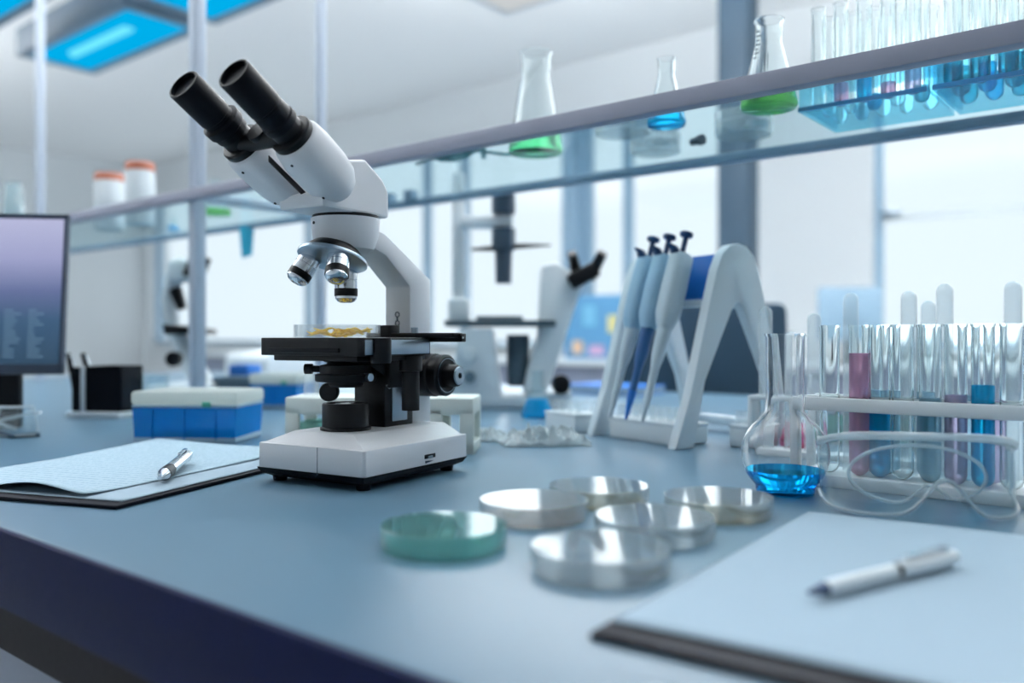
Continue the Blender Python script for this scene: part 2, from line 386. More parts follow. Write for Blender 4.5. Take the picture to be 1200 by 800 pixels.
# ------------------------------------------------------------------ the glass shelf over the bench
TF, TR, HS = 0.95, 1.29, 0.431
def shelf():
    r = thing('reagent_shelf', 'glass reagent shelf with a grey-violet front lip on metal posts above the bench', 'shelf', (0, 0, 0), BR)
    s0, s1 = -3.2, 0.35; z = TZ+HS
    b = B(); b.box(*ubox(s0, s1, TF-0.011, TF+0.011, z, z+0.0225), bev=0.0015); b.build('front_lip', 'lip', r)
    b = B(); b.box(*ubox(s0, s1, TR-0.012, TR+0.012, z, z+0.014), bev=0.0015); b.build('rear_rail', 'rail', r)
    b = B(); b.box(*ubox(s0+0.01, s1-0.01, TF+0.008, TR-0.008, z+0.001, z+0.006)); b.build('glass_pane', 'shelfglass', r)
    sp0 = -1.63
    for (s, t, wd) in ((sp0, TF, 0.036), (sp0, TR, 0.027), (sp(47, TR), TR, 0.034)):
        b = B(); b.box(*ubox(s-wd/2*0.72, s+wd/2*0.72, t-wd/2*0.72+0.02*(t == TF), t+wd/2*0.72+0.02*(t == TF), TZ, CZ), bev=0.002)
        b.box(*ubox(s-wd*0.5, s+wd*0.5, t-wd*0.5+0.02*(t == TF), t+wd*0.5+0.02*(t == TF), TZ, TZ+0.008), bev=0.002); b.build('post', 'alu', r)
    b = B(); b.box(*ubox(sp0-0.011, sp0+0.011, TF, TR, z+0.003, z+0.022), bev=0.001); b.build('cross_bar', 'alu', r)
    for px in (458, 483):
        q = sp(px, TR); b = B(); b.box(*ubox(q-0.012, q+0.012, TR-0.016, TR+0.006, z+0.006, z+0.034), bev=0.002); b.build('rail_clip', 'rail', r)
shelf()
SZ = HS + 0.0062                              # top of the shelf glass above the bench

# ------------------------------------------------------------------ microscope
def microscope():
    r = thing('microscope', 'large white binocular microscope with black eyepieces and black stage on the bench', 'microscope', (-0.159, 0.931, TZ), math.atan2(-0.512, 0.859))
    hx, hb = 0.0725, 0.088
    # base
    b = B()
    def rect(z, i, bx=None):
        return [(-hx+i, -hb+i, z), (hx-i, -hb+i, z), (hx-i, hb-i, z), (-hx+i, hb-i, z)]
    b.prism([(-hx, -hb+0.003), (-hx+0.003, -hb), (hx-0.003, -hb), (hx, -hb+0.003), (hx, hb), (-hx, hb)], 0.0145, 0.0405, 'z', 0.0012)
    b.loft([[(-hx+0.004, -hb+0.004, 0.040), (hx-0.004, -hb+0.004, 0.040), (hx-0.004, hb-0.004, 0.040), (-hx+0.004, hb-0.004, 0.040)],
            [(-0.040, -0.066, 0.0525), (0.040, -0.066, 0.0525), (0.046, hb-0.006, 0.0525), (-0.046, hb-0.006, 0.0525)]])
    b.build('base', 'white', r, smooth=20)
    b = B()
    b.loft([[(-hx+0.010, -hb+0.012, 0.0048), (hx-0.008, -hb+0.008, 0.0048), (hx-0.012, hb-0.012, 0.0048), (-hx+0.010, hb-0.010, 0.0048)],
            [(-hx+0.003, -hb+0.003, 0.009), (hx-0.001, -hb+0.001, 0.009), (hx-0.003, hb-0.003, 0.009), (-hx+0.003, hb-0.003, 0.009)], rect(0.0148, -0.0005)])
    b.build('base_tray', 'black2', r, smooth=20)
    for (x, y) in ((-0.058, -0.070), (0.058, -0.072), (0.056, 0.072), (-0.056, 0.072)):
        b = B(); b.lathe([(0, 0), (0.007, 0), (0.008, 0.0055), (0, 0.0055)], 16, T(x, y, 0)); b.build('foot', 'black2', r)
    b = B(); b.box((hx, 0.018, 0.0235), (0.0012, 0.019, 0.0045), 0.0004); s_ = b.build('switch_slot', 'black', r)
    b = B(); b.box((hx+0.0004, 0.018, 0.0228), (0.002, 0.008, 0.0022), 0.0003); b.build('switch', 'steel', s_)
    b = B(); b.prism([(0.010, 0.0165), (0.024, 0.0183), (0.010, 0.0192)], hx-0.0004, hx+0.0006, 'x'); b.build('maker_mark', 'marks', r)
    b = B(); b.box((0.012, -hb, 0.0265), (0.0006, 0.0008, 0.027)); b.build('seam', 'marks', r)
    # illuminator
    oa = -0.033
    b = B(); b.lathe([(0, 0.0), (0.0265, 0.0), (0.0265, 0.003), (0.0245, 0.004), (0.0245, 0.027), (0.0235, 0.0285), (0.0205, 0.0285), (0.0205, 0.024), (0, 0.024)], 40, T(0, oa, 0.0523)); il = b.build('illuminator', 'black', r)
    b = B(); b.lathe([(0, 0.0285), (0.010, 0.028), (0.0204, 0.025), (0.0204, 0.0242), (0, 0.0242)], 32, T(0, oa, 0.0523)); b.build('field_lens', 'thin', il)
    # column and arm
    b = B(); b.prism([(-0.03, 0.272), (0.012, 0.262), (0.0938, 0.2175), (0.0938, 0.045), (0.0544, 0.045), (0.0544, 0.2075), (0.012, 0.239), (-0.03, 0.252)], -0.018, 0.018, 'x', 0.0018)
    ar = b.build('arm', 'white', r, smooth=25)
    for zz in (0.176, 0.166):
        b = B(); b.lathe([(0.0022, 0), (0.0034, 0), (0.0034, 0.0006), (0.0022, 0.0006)], 14, T(0.0, 0.0544, zz) @ R(PI/2, 'X'), closed=True); b.build('arm_mark', 'marks', ar)
    b = B(); b.box((0.0, 0.0541, 0.171), (0.002, 0.0008, 0.006)); b.build('arm_mark', 'marks', ar)
    # focus block and carrier
    b = B(); b.box((0, 0.030, 0.086), (0.044, 0.050, 0.072), 0.002); b.prism([(-0.045, 0.132), (0.055, 0.132), (0.055, 0.108), (0.004, 0.108), (-0.02, 0.120), (-0.045, 0.124)], -0.022, 0.022, 'x', 0.0015)
    b.box((0.0, 0.026, 0.112), (0.056, 0.040, 0.034), 0.002)
    fb = b.build('focus_block', 'black', r)
    for (x, y, z) in ((0.0225, 0.010, 0.098), (0.0225, 0.046, 0.074)):
        b = B(); b.lathe([(0, 0), (0.0042, 0), (0.0042, 0.002), (0.003, 0.003), (0, 0.003)], 16, T(x, y, z) @ R(PI/2, 'Y')); b.build('cap_screw', 'chrome', fb)
    b = B(); b.box((0.0225, 0.030, 0.078), (0.001, 0.026, 0.04), 0.0004); b.build('scale_plate', 'steel', fb)
    for sg in (1, -1):
        mm = T(sg*0.016, 0.0715, 0.107) @ R(sg*PI/2, 'Y')
        b = B(); b.lathe([(0, 0), (0.022, 0), (0.0245, 0.004), (0.0245, 0.026), (0.0225, 0.0275), (0.0235, 0.030), (0.0235, 0.040), (0.021, 0.042), (0.011, 0.042), (0, 0.042)], 40, mm); k = b.build('coarse_knob', 'black', r)
        b = B(); b.lathe([(0, 0.040), (0.0135, 0.041), (0.0125, 0.047), (0.0125, 0.055), (0.011, 0.0575), (0, 0.0575)], 32, mm); f = b.build('fine_knob', 'black', k)
        b = B(); b.lathe([(0.0035, 0.0576), (0.0035, 0.059), (0.0095, 0.059), (0.0105, 0.0572), (0.0035, 0.0572)], 28, mm, closed=True); b.build('knob_face', 'steel', k)
        b = B(); b.lathe([(0.0188, 0.0422), (0.0195, 0.0422), (0.0195, 0.0426), (0.0188, 0.0426)], 40, mm, closed=True); b.build('scale_ring', 'steel', k)
    # stage
    b = B(); b.prism([(-0.07, -0.0845), (-0.065, -0.0896), (0.065, -0.0896), (0.0685, -0.0882), (0.07, -0.0845), (0.07, 0.022), (0.05, 0.045), (-0.05, 0.045), (-0.07, 0.022)], 0.1315, 0.1495, 'z', 0.0008)
    b.prism([(-0.055, -0.082), (0.058, -0.082), (0.058, 0.03), (-0.055, 0.03)], 0.126, 0.132, 'z', 0.001)
    st = b.build('stage', 'black', r, smooth=25)
    b = B(); b.box((-0.005, -0.0905, 0.137), (0.096, 0.0025, 0.0045), 0.0008); b.build('front_rail', 'black2', st)
    b = B(); b.box((0.0702, -0.032, 0.1400), (0.0012, 0.104, 0.0145), 0.0004); b.build('side_plate', 'steel', st)
    b = B(); b.lathe([(0, 0), (0.0098, 0), (0.0105, 0.002), (0.0105, 0.0245), (0, 0.0245)], 24, T(0.0715, -0.062, 0.1245)); b.build('drive_housing', 'black', st)
    # mechanical slide holder
    b = B(); b.box((0.046, 0.0235, 0.1522), (0.118, 0.018, 0.005), 0.001); b.box((0.012, 0.022, 0.1565), (0.020, 0.018, 0.0135), 0.001); b.box((0.078, 0.029, 0.1495), (0.062, 0.008, 0.009), 0.001)
    sh = b.build('slide_holder', 'black', st)
    b = B(); b.lathe([(0, 0), (0.004, 0), (0.004, 0.006), (0, 0.006)], 14, T(0.052, 0.018, 0.1545)); b.build('set_screw', 'steel', sh)
    b = B(); b.box((0.030, 0.018, 0.1515), (0.002, 0.002, 0.003)); b.lathe([(0, 0), (0.0012, 0), (0.0012, 0.0006), (0, 0.0006)], 10, T(0.1092, 0.026, 0.1495) @ R(PI/2, 'Y')); b.build('end_pin', 'chrome', sh)
    b = B(); b.lathe([(0, 0.044), (0.0095, 0.044), (0.0095, 0.085), (0.0125, 0.086), (0.0125, 0.102), (0.0100, 0.104), (0.0100, 0.1055), (0, 0.1055)][::1], 24, T(0.056, 0.006, 0.0)); o = b.build('stage_knob', 'black', r); o.location.z = 0.0285
    # condenser
    mm = T(0, oa, 0)
    b = B(); b.lathe([(0, 0.097), (0.017, 0.0975), (0.019, 0.1), (0.019, 0.103), (0.031, 0.1035), (0.032, 0.105), (0.032, 0.111), (0.027, 0.112), (0.027, 0.1205), (0.020, 0.122), (0.016, 0.131), (0, 0.131)], 40, mm); cd = b.build('condenser', 'black', r)
    b = B(); b.tube([(-0.020, oa-0.012, 0.1165), (-0.034, oa-0.019, 0.1165)], [0.0035, 0.0035], 10); b.tube([(-0.031, oa-0.0175, 0.1165), (-0.038, oa-0.021, 0.1165)], 0.0055, 14); b.build('iris_lever', 'black', cd)
    b = B(); b.lathe([(0, -0.006), (0.009, -0.006), (0.010, -0.004), (0.010, 0.004), (0.009, 0.006), (0, 0.006)], 20, T(-0.012, oa-0.012, 0.0925) @ R(PI/2, 'X') @ R(0.5, 'Y')); b.build('condenser_screw', 'black', cd)
    b = B(); b.tube([(0.020, oa, 0.1085), (0.036, oa-0.002, 0.1085)], 0.0042, 14); b.build('centering_screw', 'steel', cd)
    # nosepiece
    b = B(); b.lathe([(0, 0.239), (0.024, 0.239), (0.0295, 0.2425), (0.0345, 0.256), (0.0362, 0.2745), (0, 0.2745)], 48, T(0, oa, 0)); co = b.build('collar', 'white', r)
    b = B(); b.lathe([(0, 0), (0.0016, 0), (0.0016, 0.001), (0, 0.001)], 10, align((-0.012, oa-0.0345, 0.268), (-0.33, -0.94, 0))); b.build('grub_screw', 'black', co)
    b = B(); b.lathe([(0, 0.2735), (0.0345, 0.2735), (0.0345, 0.278), (0, 0.278)], 48, T(0, oa, 0)); b.build('head_ring', 'black', r)
    TI = math.radians(19); ax = Vector((0, -math.sin(TI), -math.cos(TI)))
    pc = Vector((0, oa-0.0195, 0.2325)); nm = align(pc, ax)
    b = B(); b.lathe([(0, -0.012), (0.024, -0.012), (0.0305, -0.0055), (0.0315, -0.001), (0, -0.001)], 48, nm); b.build('nosepiece_ring', 'black', r)
    b = B(); b.lathe([(0, -0.0015), (0.0355, -0.0015), (0.0365, 0.0), (0.0365, 0.0025), (0.033, 0.0045), (0, 0.0075)], 48, nm); b.build('nosepiece', 'steel', r)
    rad = 0.0225
    side = Vector((1, 0, 0)); back = ax.cross(side).normalized()
    if back.y < 0: back = -back
    for k, ang in enumerate((0, 120, -120)):
        a = math.radians(ang)
        d = back*math.cos(a) + side*math.sin(a)
        p = pc + ax*0.004 + d*rad
        q = (ax*math.cos(TI) + d*math.sin(TI)).normalized()
        ln = (0.035, 0.031, 0.031)[k]
        m2 = align(p, q)
        b = B(); b.lathe([(0, 0), (0.0115, 0), (0.012, 0.002), (0.012, ln*0.30), (0.0112, ln*0.31), (0.0112, ln*0.335), (0.012, ln*0.345), (0.012, ln*0.58), (0, ln*0.58)], 28, m2); ob = b.build('objective', 'chrome', r)
        b = B(); b.lathe([(0, ln*0.57), (0.0122, ln*0.57), (0.0122, ln*0.80), (0, ln*0.80)], 28, m2); b.build('grip_ring', 'black', ob)
        b = B(); b.lathe([(0, ln*0.79), (0.0115, ln*0.79), (0.0115, ln*0.87), (0.009, ln*0.96), (0.006, ln), (0.0042, ln), (0.0042, ln*0.98), (0, ln*0.98)], 28, m2); b.build('objective_tip', 'chrome', ob)
    # head
    b = B(); b.prism([(-0.098, 0.2775), (-0.100, 0.291), (-0.080, 0.300), (-0.060, 0.330), (-0.036, 0.3345), (-0.008, 0.318), (0.002, 0.305), (0.002, 0.2775)], -0.030, 0.030, 'x', 0.003)
    hd = b.build('head', 'white', r, smooth=22)
    d = Vector((0, -math.cos(PI/6), math.sin(PI/6))); nn = Vector((0, math.sin(PI/6), math.cos(PI/6)))
    for sg in (1, -1):
        e0 = Vector((0.0318 if sg > 0 else -0.0335, -0.140, 0.3365))
        def ring(c, wx, wn, sh=0.0, n=28, pw=2.6):
            o = []
            for i in range(n):
                a = 2*PI*i/n; cx, sx = math.cos(a), math.sin(a)
                ex = math.copysign(abs(cx)**(2/pw), cx)*wx; en = math.copysign(abs(sx)**(2/pw), sx)*wn
                o.append(c + Vector((ex + sh, 0, 0)) + nn*en)
            return o
        b = B()
        b.loft([ring(e0 - d*0.001, 0.0205, 0.0205, pw=2.0), ring(e0 - d*0.004, 0.0235, 0.0235, pw=2.2), ring(e0 - d*0.02, 0.0245, 0.0245, -sg*0.001), ring(e0-d*0.050, 0.0245, 0.0245, -sg*0.002), ring(e0-d*0.066, 0.0235, 0.022, -sg*0.003), ring(e0-d*0.078, 0.019, 0.016, -sg*0.005), ring(e0-d*0.083, 0.011, 0.009, -sg*0.006)])
        th = b.build('tube_housing', 'white', r, smooth=50)
        for (kk, off) in ((0.012, 0), (0.060, 0)):
            b = B(); b.lathe([(0, 0), (0.0014, 0), (0.0014, 0.0008), (0, 0.0008)], 10, align(e0 - d*kk - nn*0.0244, -nn)); b.build('cover_screw', 'black', th)
        m2 = align(e0, d)
        b = B(); b.lathe([(0, -0.002), (0.0205, -0.002), (0.0215, 0.0), (0.0215, 0.005), (0.020, 0.0065), (0.0155, 0.007), (0.0155, 0.018), (0, 0.018)], 36, m2); ep = b.build('eyepiece_tube', 'black', r)
        b = B(); b.lathe([(0, 0.017), (0.0168, 0.017), (0.0172, 0.019), (0.0172, 0.024), (0.0160 if sg > 0 else 0.0192, 0.0255), (0.0160 if sg > 0 else 0.0196, 0.034), (0.0158, 0.036), (0.0156, 0.038), (0, 0.038)], 36, m2); b.build('diopter_ring', 'black2', ep)
        b = B(); b.lathe([(0, 0.0375), (0.0152, 0.0375), (0.0152, 0.0405), (0.0163, 0.0412), (0.0163, 0.0805), (0.0155, 0.082), (0.0140, 0.082), (0.0132, 0.0775), (0, 0.0765)], 36, m2); ec = b.build('eyecup', 'black2', ep)
    b = B(); b.tube([Vector((-0.026, -0.149, 0.335)), Vector((0.026, -0.149, 0.335))], 0.0085, 16); b.lathe([(0, 0), (0.0105, 0), (0.0105, 0.012), (0, 0.012)], 20, align((0, -0.146, 0.337), d)); b.build('eyepiece_bridge', 'black', r)
    b = B(); b.prism([(-0.1405, 0.3165), (-0.092, 0.2885), (-0.092, 0.2945), (-0.1405, 0.3225)], -0.0006, 0.0006, 'x'); b.build('housing_gap', 'black', hd)
    return r
MIC = microscope()

# ------------------------------------------------------------------ petri dishes
def petri(label, p, mat='glass', cult=None, rad=0.0455, rotz=0, group='petri dishes on the bench', lid=True, hgt=0.0165):
    t = thing('petri_dish', label, 'petri dish', p, rotz, group)
    ri = rad-0.0022
    b = B(); b.lathe([(0, 0), (ri, 0), (ri, hgt-0.002), (ri-0.0012, hgt-0.002), (ri-0.0012, 0.0014), (0, 0.0014)], 56); b.build('dish', mat, t)
    if lid:
        b = B(); b.lathe([(0, hgt), (rad-0.0006, hgt), (rad, hgt-0.0006), (rad, hgt-0.0125), (rad-0.0013, hgt-0.0125), (rad-0.0013, hgt-0.0014), (0, hgt-0.0014)], 56); b.build('lid', mat, t)
    if cult:
        b = B(); b.lathe([(0, 0.0016), (ri-0.0016, 0.0016), (ri-0.0016, 0.0046), (0, 0.0042)], 48); b.build('culture', cult, t)
    return t
CU = {'teal': thin('teal_culture', (234, 248, 247), 0.04, 0.2, 0.2, (190, 226, 225)), 'rust': thin('rust_culture', (252, 246, 242), 0.04, 0.2, 0.1, (222, 176, 150)),
      'ochre': thin('ochre_culture', (253, 249, 240), 0.04, 0.2, 0.1, (230, 200, 140)), 'clear': thin('clear_culture', (252, 253, 253), 0.04, 0.2, 0.06, (216, 224, 226)), 'brown': thin('brown_culture', (251, 250, 249), 0.04, 0.2, 0.06, (200, 192, 190))}
def dishes():
    for lb, x, y, m, c in (('teal-tinted petri dish standing on its own closest to the microscope foot', -0.049, 0.612, 'tealglass', 'teal'),
                           ('clear petri dish with rusty spots, next to the teal-tinted dish', 0.018, 0.708, 'dish', 'rust'),
                           ('clear petri dish at the far end of the six, behind the others', 0.079, 0.775, 'dish', 'ochre'),
                           ('clear petri dish with an amber underside, beside the round blue flask', 0.1745, 0.722, 'dish', 'ochre'),
                           ('clear petri dish in the middle, touched by dishes all round', 0.107, 0.642, 'dish', 'clear'),
                           ('clear petri dish lying closest to the viewer, brownish inside', 0.057, 0.550, 'dish', 'brown')):
        petri(lb, (x, y, TZ+0.0002), m, CU[c], rotz=random.random())
    # on the microscope stage
    R0 = Matrix.Rotation(math.atan2(-0.512, 0.859), 4, 'Z')
    p = Vector((-0.159, 0.931, TZ)) + (R0 @ Vector((-0.008, -0.037, 0.1497)))
    petri('open clear petri dish with yellow specimen on the microscope stage', p, 'dish', None, 0.0475, 0, None, False, 0.0155)
    b = B(); random.seed(3)
    for i in range(26):
        a = random.random()*6.28; rr = random.random()**0.6*0.030; c = Vector((rr*math.cos(a)+0.004, rr*math.sin(a), 0.0020+0.00022*i))
        dr = random.random()*6.28; L = 0.007+random.random()*0.008; pts = []
        for k in range(7):
            f = k/6-0.5; pts.append(c + Vector((f*2*L*math.cos(dr), f*2*L*math.sin(dr), 0.0016*math.sin(k*1.3+i)+0.0008)))
        b.tube(pts, [0.0004, 0.0009, 0.0013, 0.0015, 0.0013, 0.0008, 0.0003], 8)
    o = b.build('plant_specimen', 'amber', loc=p); tag(o, 'shredded amber-yellow specimen lying in the dish on the stage', 'specimen')
dishes()

# ------------------------------------------------------------------ clipboards, papers, pens
def rect_from(N, a, L, p, Wd):
    """board axes: near corner N, a = long direction, p = cross direction"""
    return N + a*(L/2) + p*(Wd/2)
def sheet(name, label, mat, c, ang, w_, l_, z, curl, cat='paper', grp=None):
    b = B(); nx, ny = 24, 32; g = []
    for j in range(ny+1):
        row = []
        for i in range(nx+1):
            x = (i/nx-0.5)*w_; y = (j/ny-0.5)*l_
            row.append(b.bm.verts.new((x, y, curl(x/w_, y/l_))))
        g.append(row)
    for j in range(ny):
        for i in range(nx): b.bm.faces.new((g[j][i], g[j][i+1], g[j+1][i+1], g[j+1][i]))
    o = b.build(name, mat, loc=(c.x, c.y, TZ+z), rotz=ang, smooth=60)
    md = o.modifiers.new('thick', 'SOLIDIFY'); md.thickness = 0.0003; md.offset = 1
    return tag(o, label, cat, grp)
def pen(name, label, p0, p1, r, body, grip, kind):
    d = (p1-p0); L = d.length; t = thing(name, label, 'pen', p0, 0)
    t.rotation_mode = 'QUATERNION'; t.rotation_quaternion = d.to_track_quat('Z', 'Y')
    if kind == 'click':
        b = B(); b.lathe([(0, 0.0), (0.0022, 0), (0.0026, 0.004), (0.0045, 0.016), (r, 0.020), (r, 0.022), (0, 0.022)], 20); b.build('tip', 'chrome', t)
        b = B(); b.lathe([(0, 0.021), (r*1.05, 0.021), (r*1.08, 0.034), (r*1.0, 0.046), (0, 0.046)], 20); b.build('grip', grip, t)
        b = B(); b.lathe([(0, 0.045), (r, 0.045), (r, L-0.022), (0, L-0.022)], 20); b.build('barrel', body, t)
        b = B(); b.lathe([(0, L-0.024), (r*1.04, L-0.024), (r*0.9, L-0.010), (0.003, L-0.009), (0.003, L), (0, L)], 20); b.build('button', 'chrome', t)
        b = B(); b.box((0, r+0.0022, L-0.038), (0.004, 0.0016, 0.036), 0.0006); b.box((0, r+0.0006, L-0.022), (0.004, 0.004, 0.004)); b.build('clip', 'chrome', t)
    else:
        b = B(); b.lathe([(0, 0.0), (0.0012, 0.0), (0.004, 0.014), (0, 0.014)], 20); b.build('tip', grip, t)
        b = B(); b.lathe([(0, 0.0135), (0.0042, 0.0135), (r, 0.024), (r, L*0.55), (0, L*0.55)], 20); b.build('barrel', body, t)
        b = B(); b.lathe([(0, L*0.55), (r*0.8, L*0.55), (r*0.8, L*0.59), (0, L*0.59)], 20); b.build('ring', 'black', t)
        b = B(); b.lathe([(0, L*0.59), (r*1.15, L*0.59), (r*1.2, L*0.8), (r*1.05, L), (0, L)], 20); cp = b.build('cap', body, t)
        b = B(); b.box((0, r*1.2+0.002, L*0.78), (0.004, 0.0016, L*0.3), 0.0006); b.box((0, r*1.2, L*0.93), (0.004, 0.005, 0.004)); b.build('clip', 'chrome', cp)
    return t
def clipboards():
    N = Vector((-0.343, 0.739, 0)); a = Vector((0.325, 0.9457, 0)).normalized(); p = Vector((-a.y, a.x, 0)); ang = math.atan2(-a.x, a.y)
    c = rect_from(N, a, 0.36, p, 0.27)
    t = thing('clipboard', 'black clipboard under papers beside the microscope', 'clipboard', (c.x, c.y, TZ), ang, 'clipboards')
    b = B(); b.box((0, 0, 0.0022), (0.27, 0.36, 0.004), 0.0012); b.build('board', 'board', t)
    b = B(); b.box((0.09, 0.166, 0.0135), (0.075, 0.018, 0.004), 0.0015); b.box((0.09, 0.1775, 0.009), (0.075, 0.004, 0.012), 0.001); b.tube([(0.055, 0.172, 0.017), (0.125, 0.172, 0.017)], 0.0045, 12); b.build('clip', 'steel', t)
    c1 = c + a*(-0.002) + p*0.0
    sheet('paper_sheet', 'plain under sheet on the clipboard beside the microscope', 'paper', c1, ang, 0.258, 0.33, 0.0046, lambda x, y: 0.0004)
    c2 = c + a*0.006 + p*0.026
    def curl(x, y):
        return 0.0012 + 0.009*math.exp(-((y+0.5)**2)/0.006)*math.exp(-((x-0.22)**2)/0.05) + 0.006*max(0, y)**1.5 + 0.004*max(0, -x)*max(0, y)*4
    sheet('paper_sheet', 'printed top sheet with a lifted corner under the chrome pen', 'print', c2, ang-0.02, 0.224, 0.335, 0.0052, curl)
    pen('pen', 'chrome click pen with black grip on printed sheet', G(187, 560, 0.013), G(222, 531, 0.0175), 0.0062, 'chrome', 'black', 'click')
    # the other clipboard, close to the viewer
    N = Vector((0.038, 0.4225, 0)); a = Vector((0.582, 0.8132, 0)).normalized(); p = Vector((a.y, -a.x, 0)); ang = math.atan2(-a.x, a.y)
    c = rect_from(N, a, 0.36, p, 0.27)
    t = thing('clipboard', 'black clipboard under the blank sheet in front of the goggles', 'clipboard', (c.x, c.y, TZ), ang, 'clipboards')
    b = B(); b.box((0, 0, 0.0022), (0.27, 0.36, 0.004), 0.0012); b.build('board', 'board', t)
    b = B(); b.box((0.10, 0.170, 0.0105), (0.06, 0.014, 0.004), 0.0015); b.box((0.10, 0.1775, 0.007), (0.06, 0.003, 0.010), 0.001); b.build('clip', 'steel', t)
    sheet('paper_sheet', 'blank pale sheet under the white capped pen, beside the petri dishes', 'paper', c + a*0.006 + p*(-0.001), ang, 0.262, 0.334, 0.0046, lambda x, y: 0.0005+0.0012*math.cos(x*3))
    pen('pen', 'white capped pen with dark tip on the blank sheet in front of the goggles', G(948, 694, 0.012), G(1117, 652, 0.013), 0.0045, 'white2', 'navy', 'cap')
clipboards()

# ------------------------------------------------------------------ flasks
def wall_profile(out, th=0.0016):
    """closed double wall from the outside profile (bottom to rim)"""
    inn = [(max(r-th, 0.0), z) for r, z in out]
    inn[0] = (0, out[0][1]+th); inn[1] = (max(out[1][0]-th, 0), out[1][1]+th)
    return out + inn[::-1]
def erl_out(R_, H_, rn):
    return [(0, 0), (R_*0.93, 0), (R_*0.985, 0.003), (R_, R_*0.14), (R_*0.97, R_*0.28), (rn*1.12, H_*0.66), (rn, H_*0.73), (rn, H_*0.965), (rn*1.13, H_*0.99), (rn*1.13, H_)]
def interp(out, z):
    for (r0, z0), (r1, z1) in zip(out[1:], out[2:]):
        if z0 <= z <= z1 and z1 > z0: return r0+(r1-r0)*(z-z0)/(z1-z0)
    return out[-1][0]
def fill(out, lv, th):
    pr = [(0, th)] + [(r-th*0.85, max(z, th)) for r, z in out[1:] if z < lv-0.0005] + [(interp(out, lv)-th*0.85, lv), (0, lv)]
    return pr
def flask(name, label, p, out, mat, liq, lv, th=0.0016, group=None, n=48, cat='flask', marks=0):
    t = thing(name, label, cat, p, BR, group)
    b = B(); b.lathe(wall_profile(out, th), n); g = b.build('vessel', mat, t, smooth=60)
    if liq:
        b = B(); b.lathe(fill(out, lv, th), n); b.build('liquid', liq, t, smooth=60)
    if marks:
        b = B()
        for k in range(7):
            z = out[-1][1]*(0.55+0.05*k); rr = interp(out, z)+0.0002; a0 = -PI/2-0.55
            for i in range(3 if k % 2 else 2):
                a = a0+i*0.12; b.box((rr*math.cos(a), rr*math.sin(a), z), (0.0022, 0.0022, 0.0012), m=None)
        b.build('graduation', 'marks', g)
    return t
def flasks():
    # round flask on the bench
    R_ = 0.0410
    out = [(0, 0), (0.024, 0), (0.027, 0.0008)]
    for k in range(0, 15):
        a = -PI/2+0.75 + k*(PI/2+0.28+PI/2-0.75-0.25)/14*1.0
        out.append((R_*math.cos(a), 0.0385+R_*math.sin(a)*1.0+0.0))
    out = [q for q in out if q[1] >= -1e-6]
    out = out[:3] + [q for q in out[3:] if q[1] > 0.002 and q[0] > 0.020]
    top = out[-1]
    out += [(0.0182, top[1]+0.008), (0.0178, 0.100), (0.0182, 0.150), (0.0193, 0.152), (0.0193, 0.1535)]
    p = BT(920, T_of(G(920, 578))); 
    flask('round_flask', 'round-bodied long-necked flask with bright blue liquid, beside the goggles', p, out, 'glass', 'L_bulb', 0.0235, 0.0015)
    # on the shelf
    for px, py, d, h, rn, liq, lv, lb, mk in ((628, 180, 0.086, 0.158, 0.023, 'L_seagreen', 0.030, 'tallest conical flask on the shelf, sea-green liquid, wide neck', 0),
                                          (781, 148, 0.054, 0.092, 0.0115, 'L_blue', 0.021, 'small conical flask of blue liquid on the glass shelf', 0),
                                          (901, 128, 0.071, 0.112, 0.0165, 'L_green', 0.024, 'conical flask of grass-green liquid on the shelf beside the cyan rack', 1)):
        Y = (SZ-CH)*F/(HY-py); p = Vector(((px-600)/F*Y, Y, TZ+SZ+0.0002))
        flask('conical_flask', lb, p, erl_out(d/2, h, rn), 'tube', liq, lv, 0.0014, 'conical flasks on the glass shelf', marks=mk)
    # further along the shelf
    p = BT(203, 1.22, SZ+0.0002); flask('conical_flask', 'tiny blue flask on the far shelf end, just before the tall post', p, erl_out(0.016, 0.04, 0.007), 'thin', 'L_blue', 0.014, 0.001, n=24)
    p = BT(252, 1.12, SZ+0.0002); flask('conical_flask', 'flask of pale green liquid on the far shelf, behind the tall post', p, erl_out(0.038, 0.085, 0.013), 'thin', 'L_green', 0.012, 0.0012, n=32)
    # on the bench, beyond
    p = G(630, 489); flask('conical_flask', 'conical flask of blue liquid on the bench in front of the second microscope', p, erl_out(0.031, 0.088, 0.011), 'thin', 'L_blue', 0.034, 0.0014)
    p = BT(941, T_of(G(941, 524))); flask('conical_flask', 'conical flask of pink liquid behind the end of the white tube rack', p, erl_out(0.032, 0.10, 0.011), 'tube', 'L_pink', 0.0345, 0.0012)
flasks()

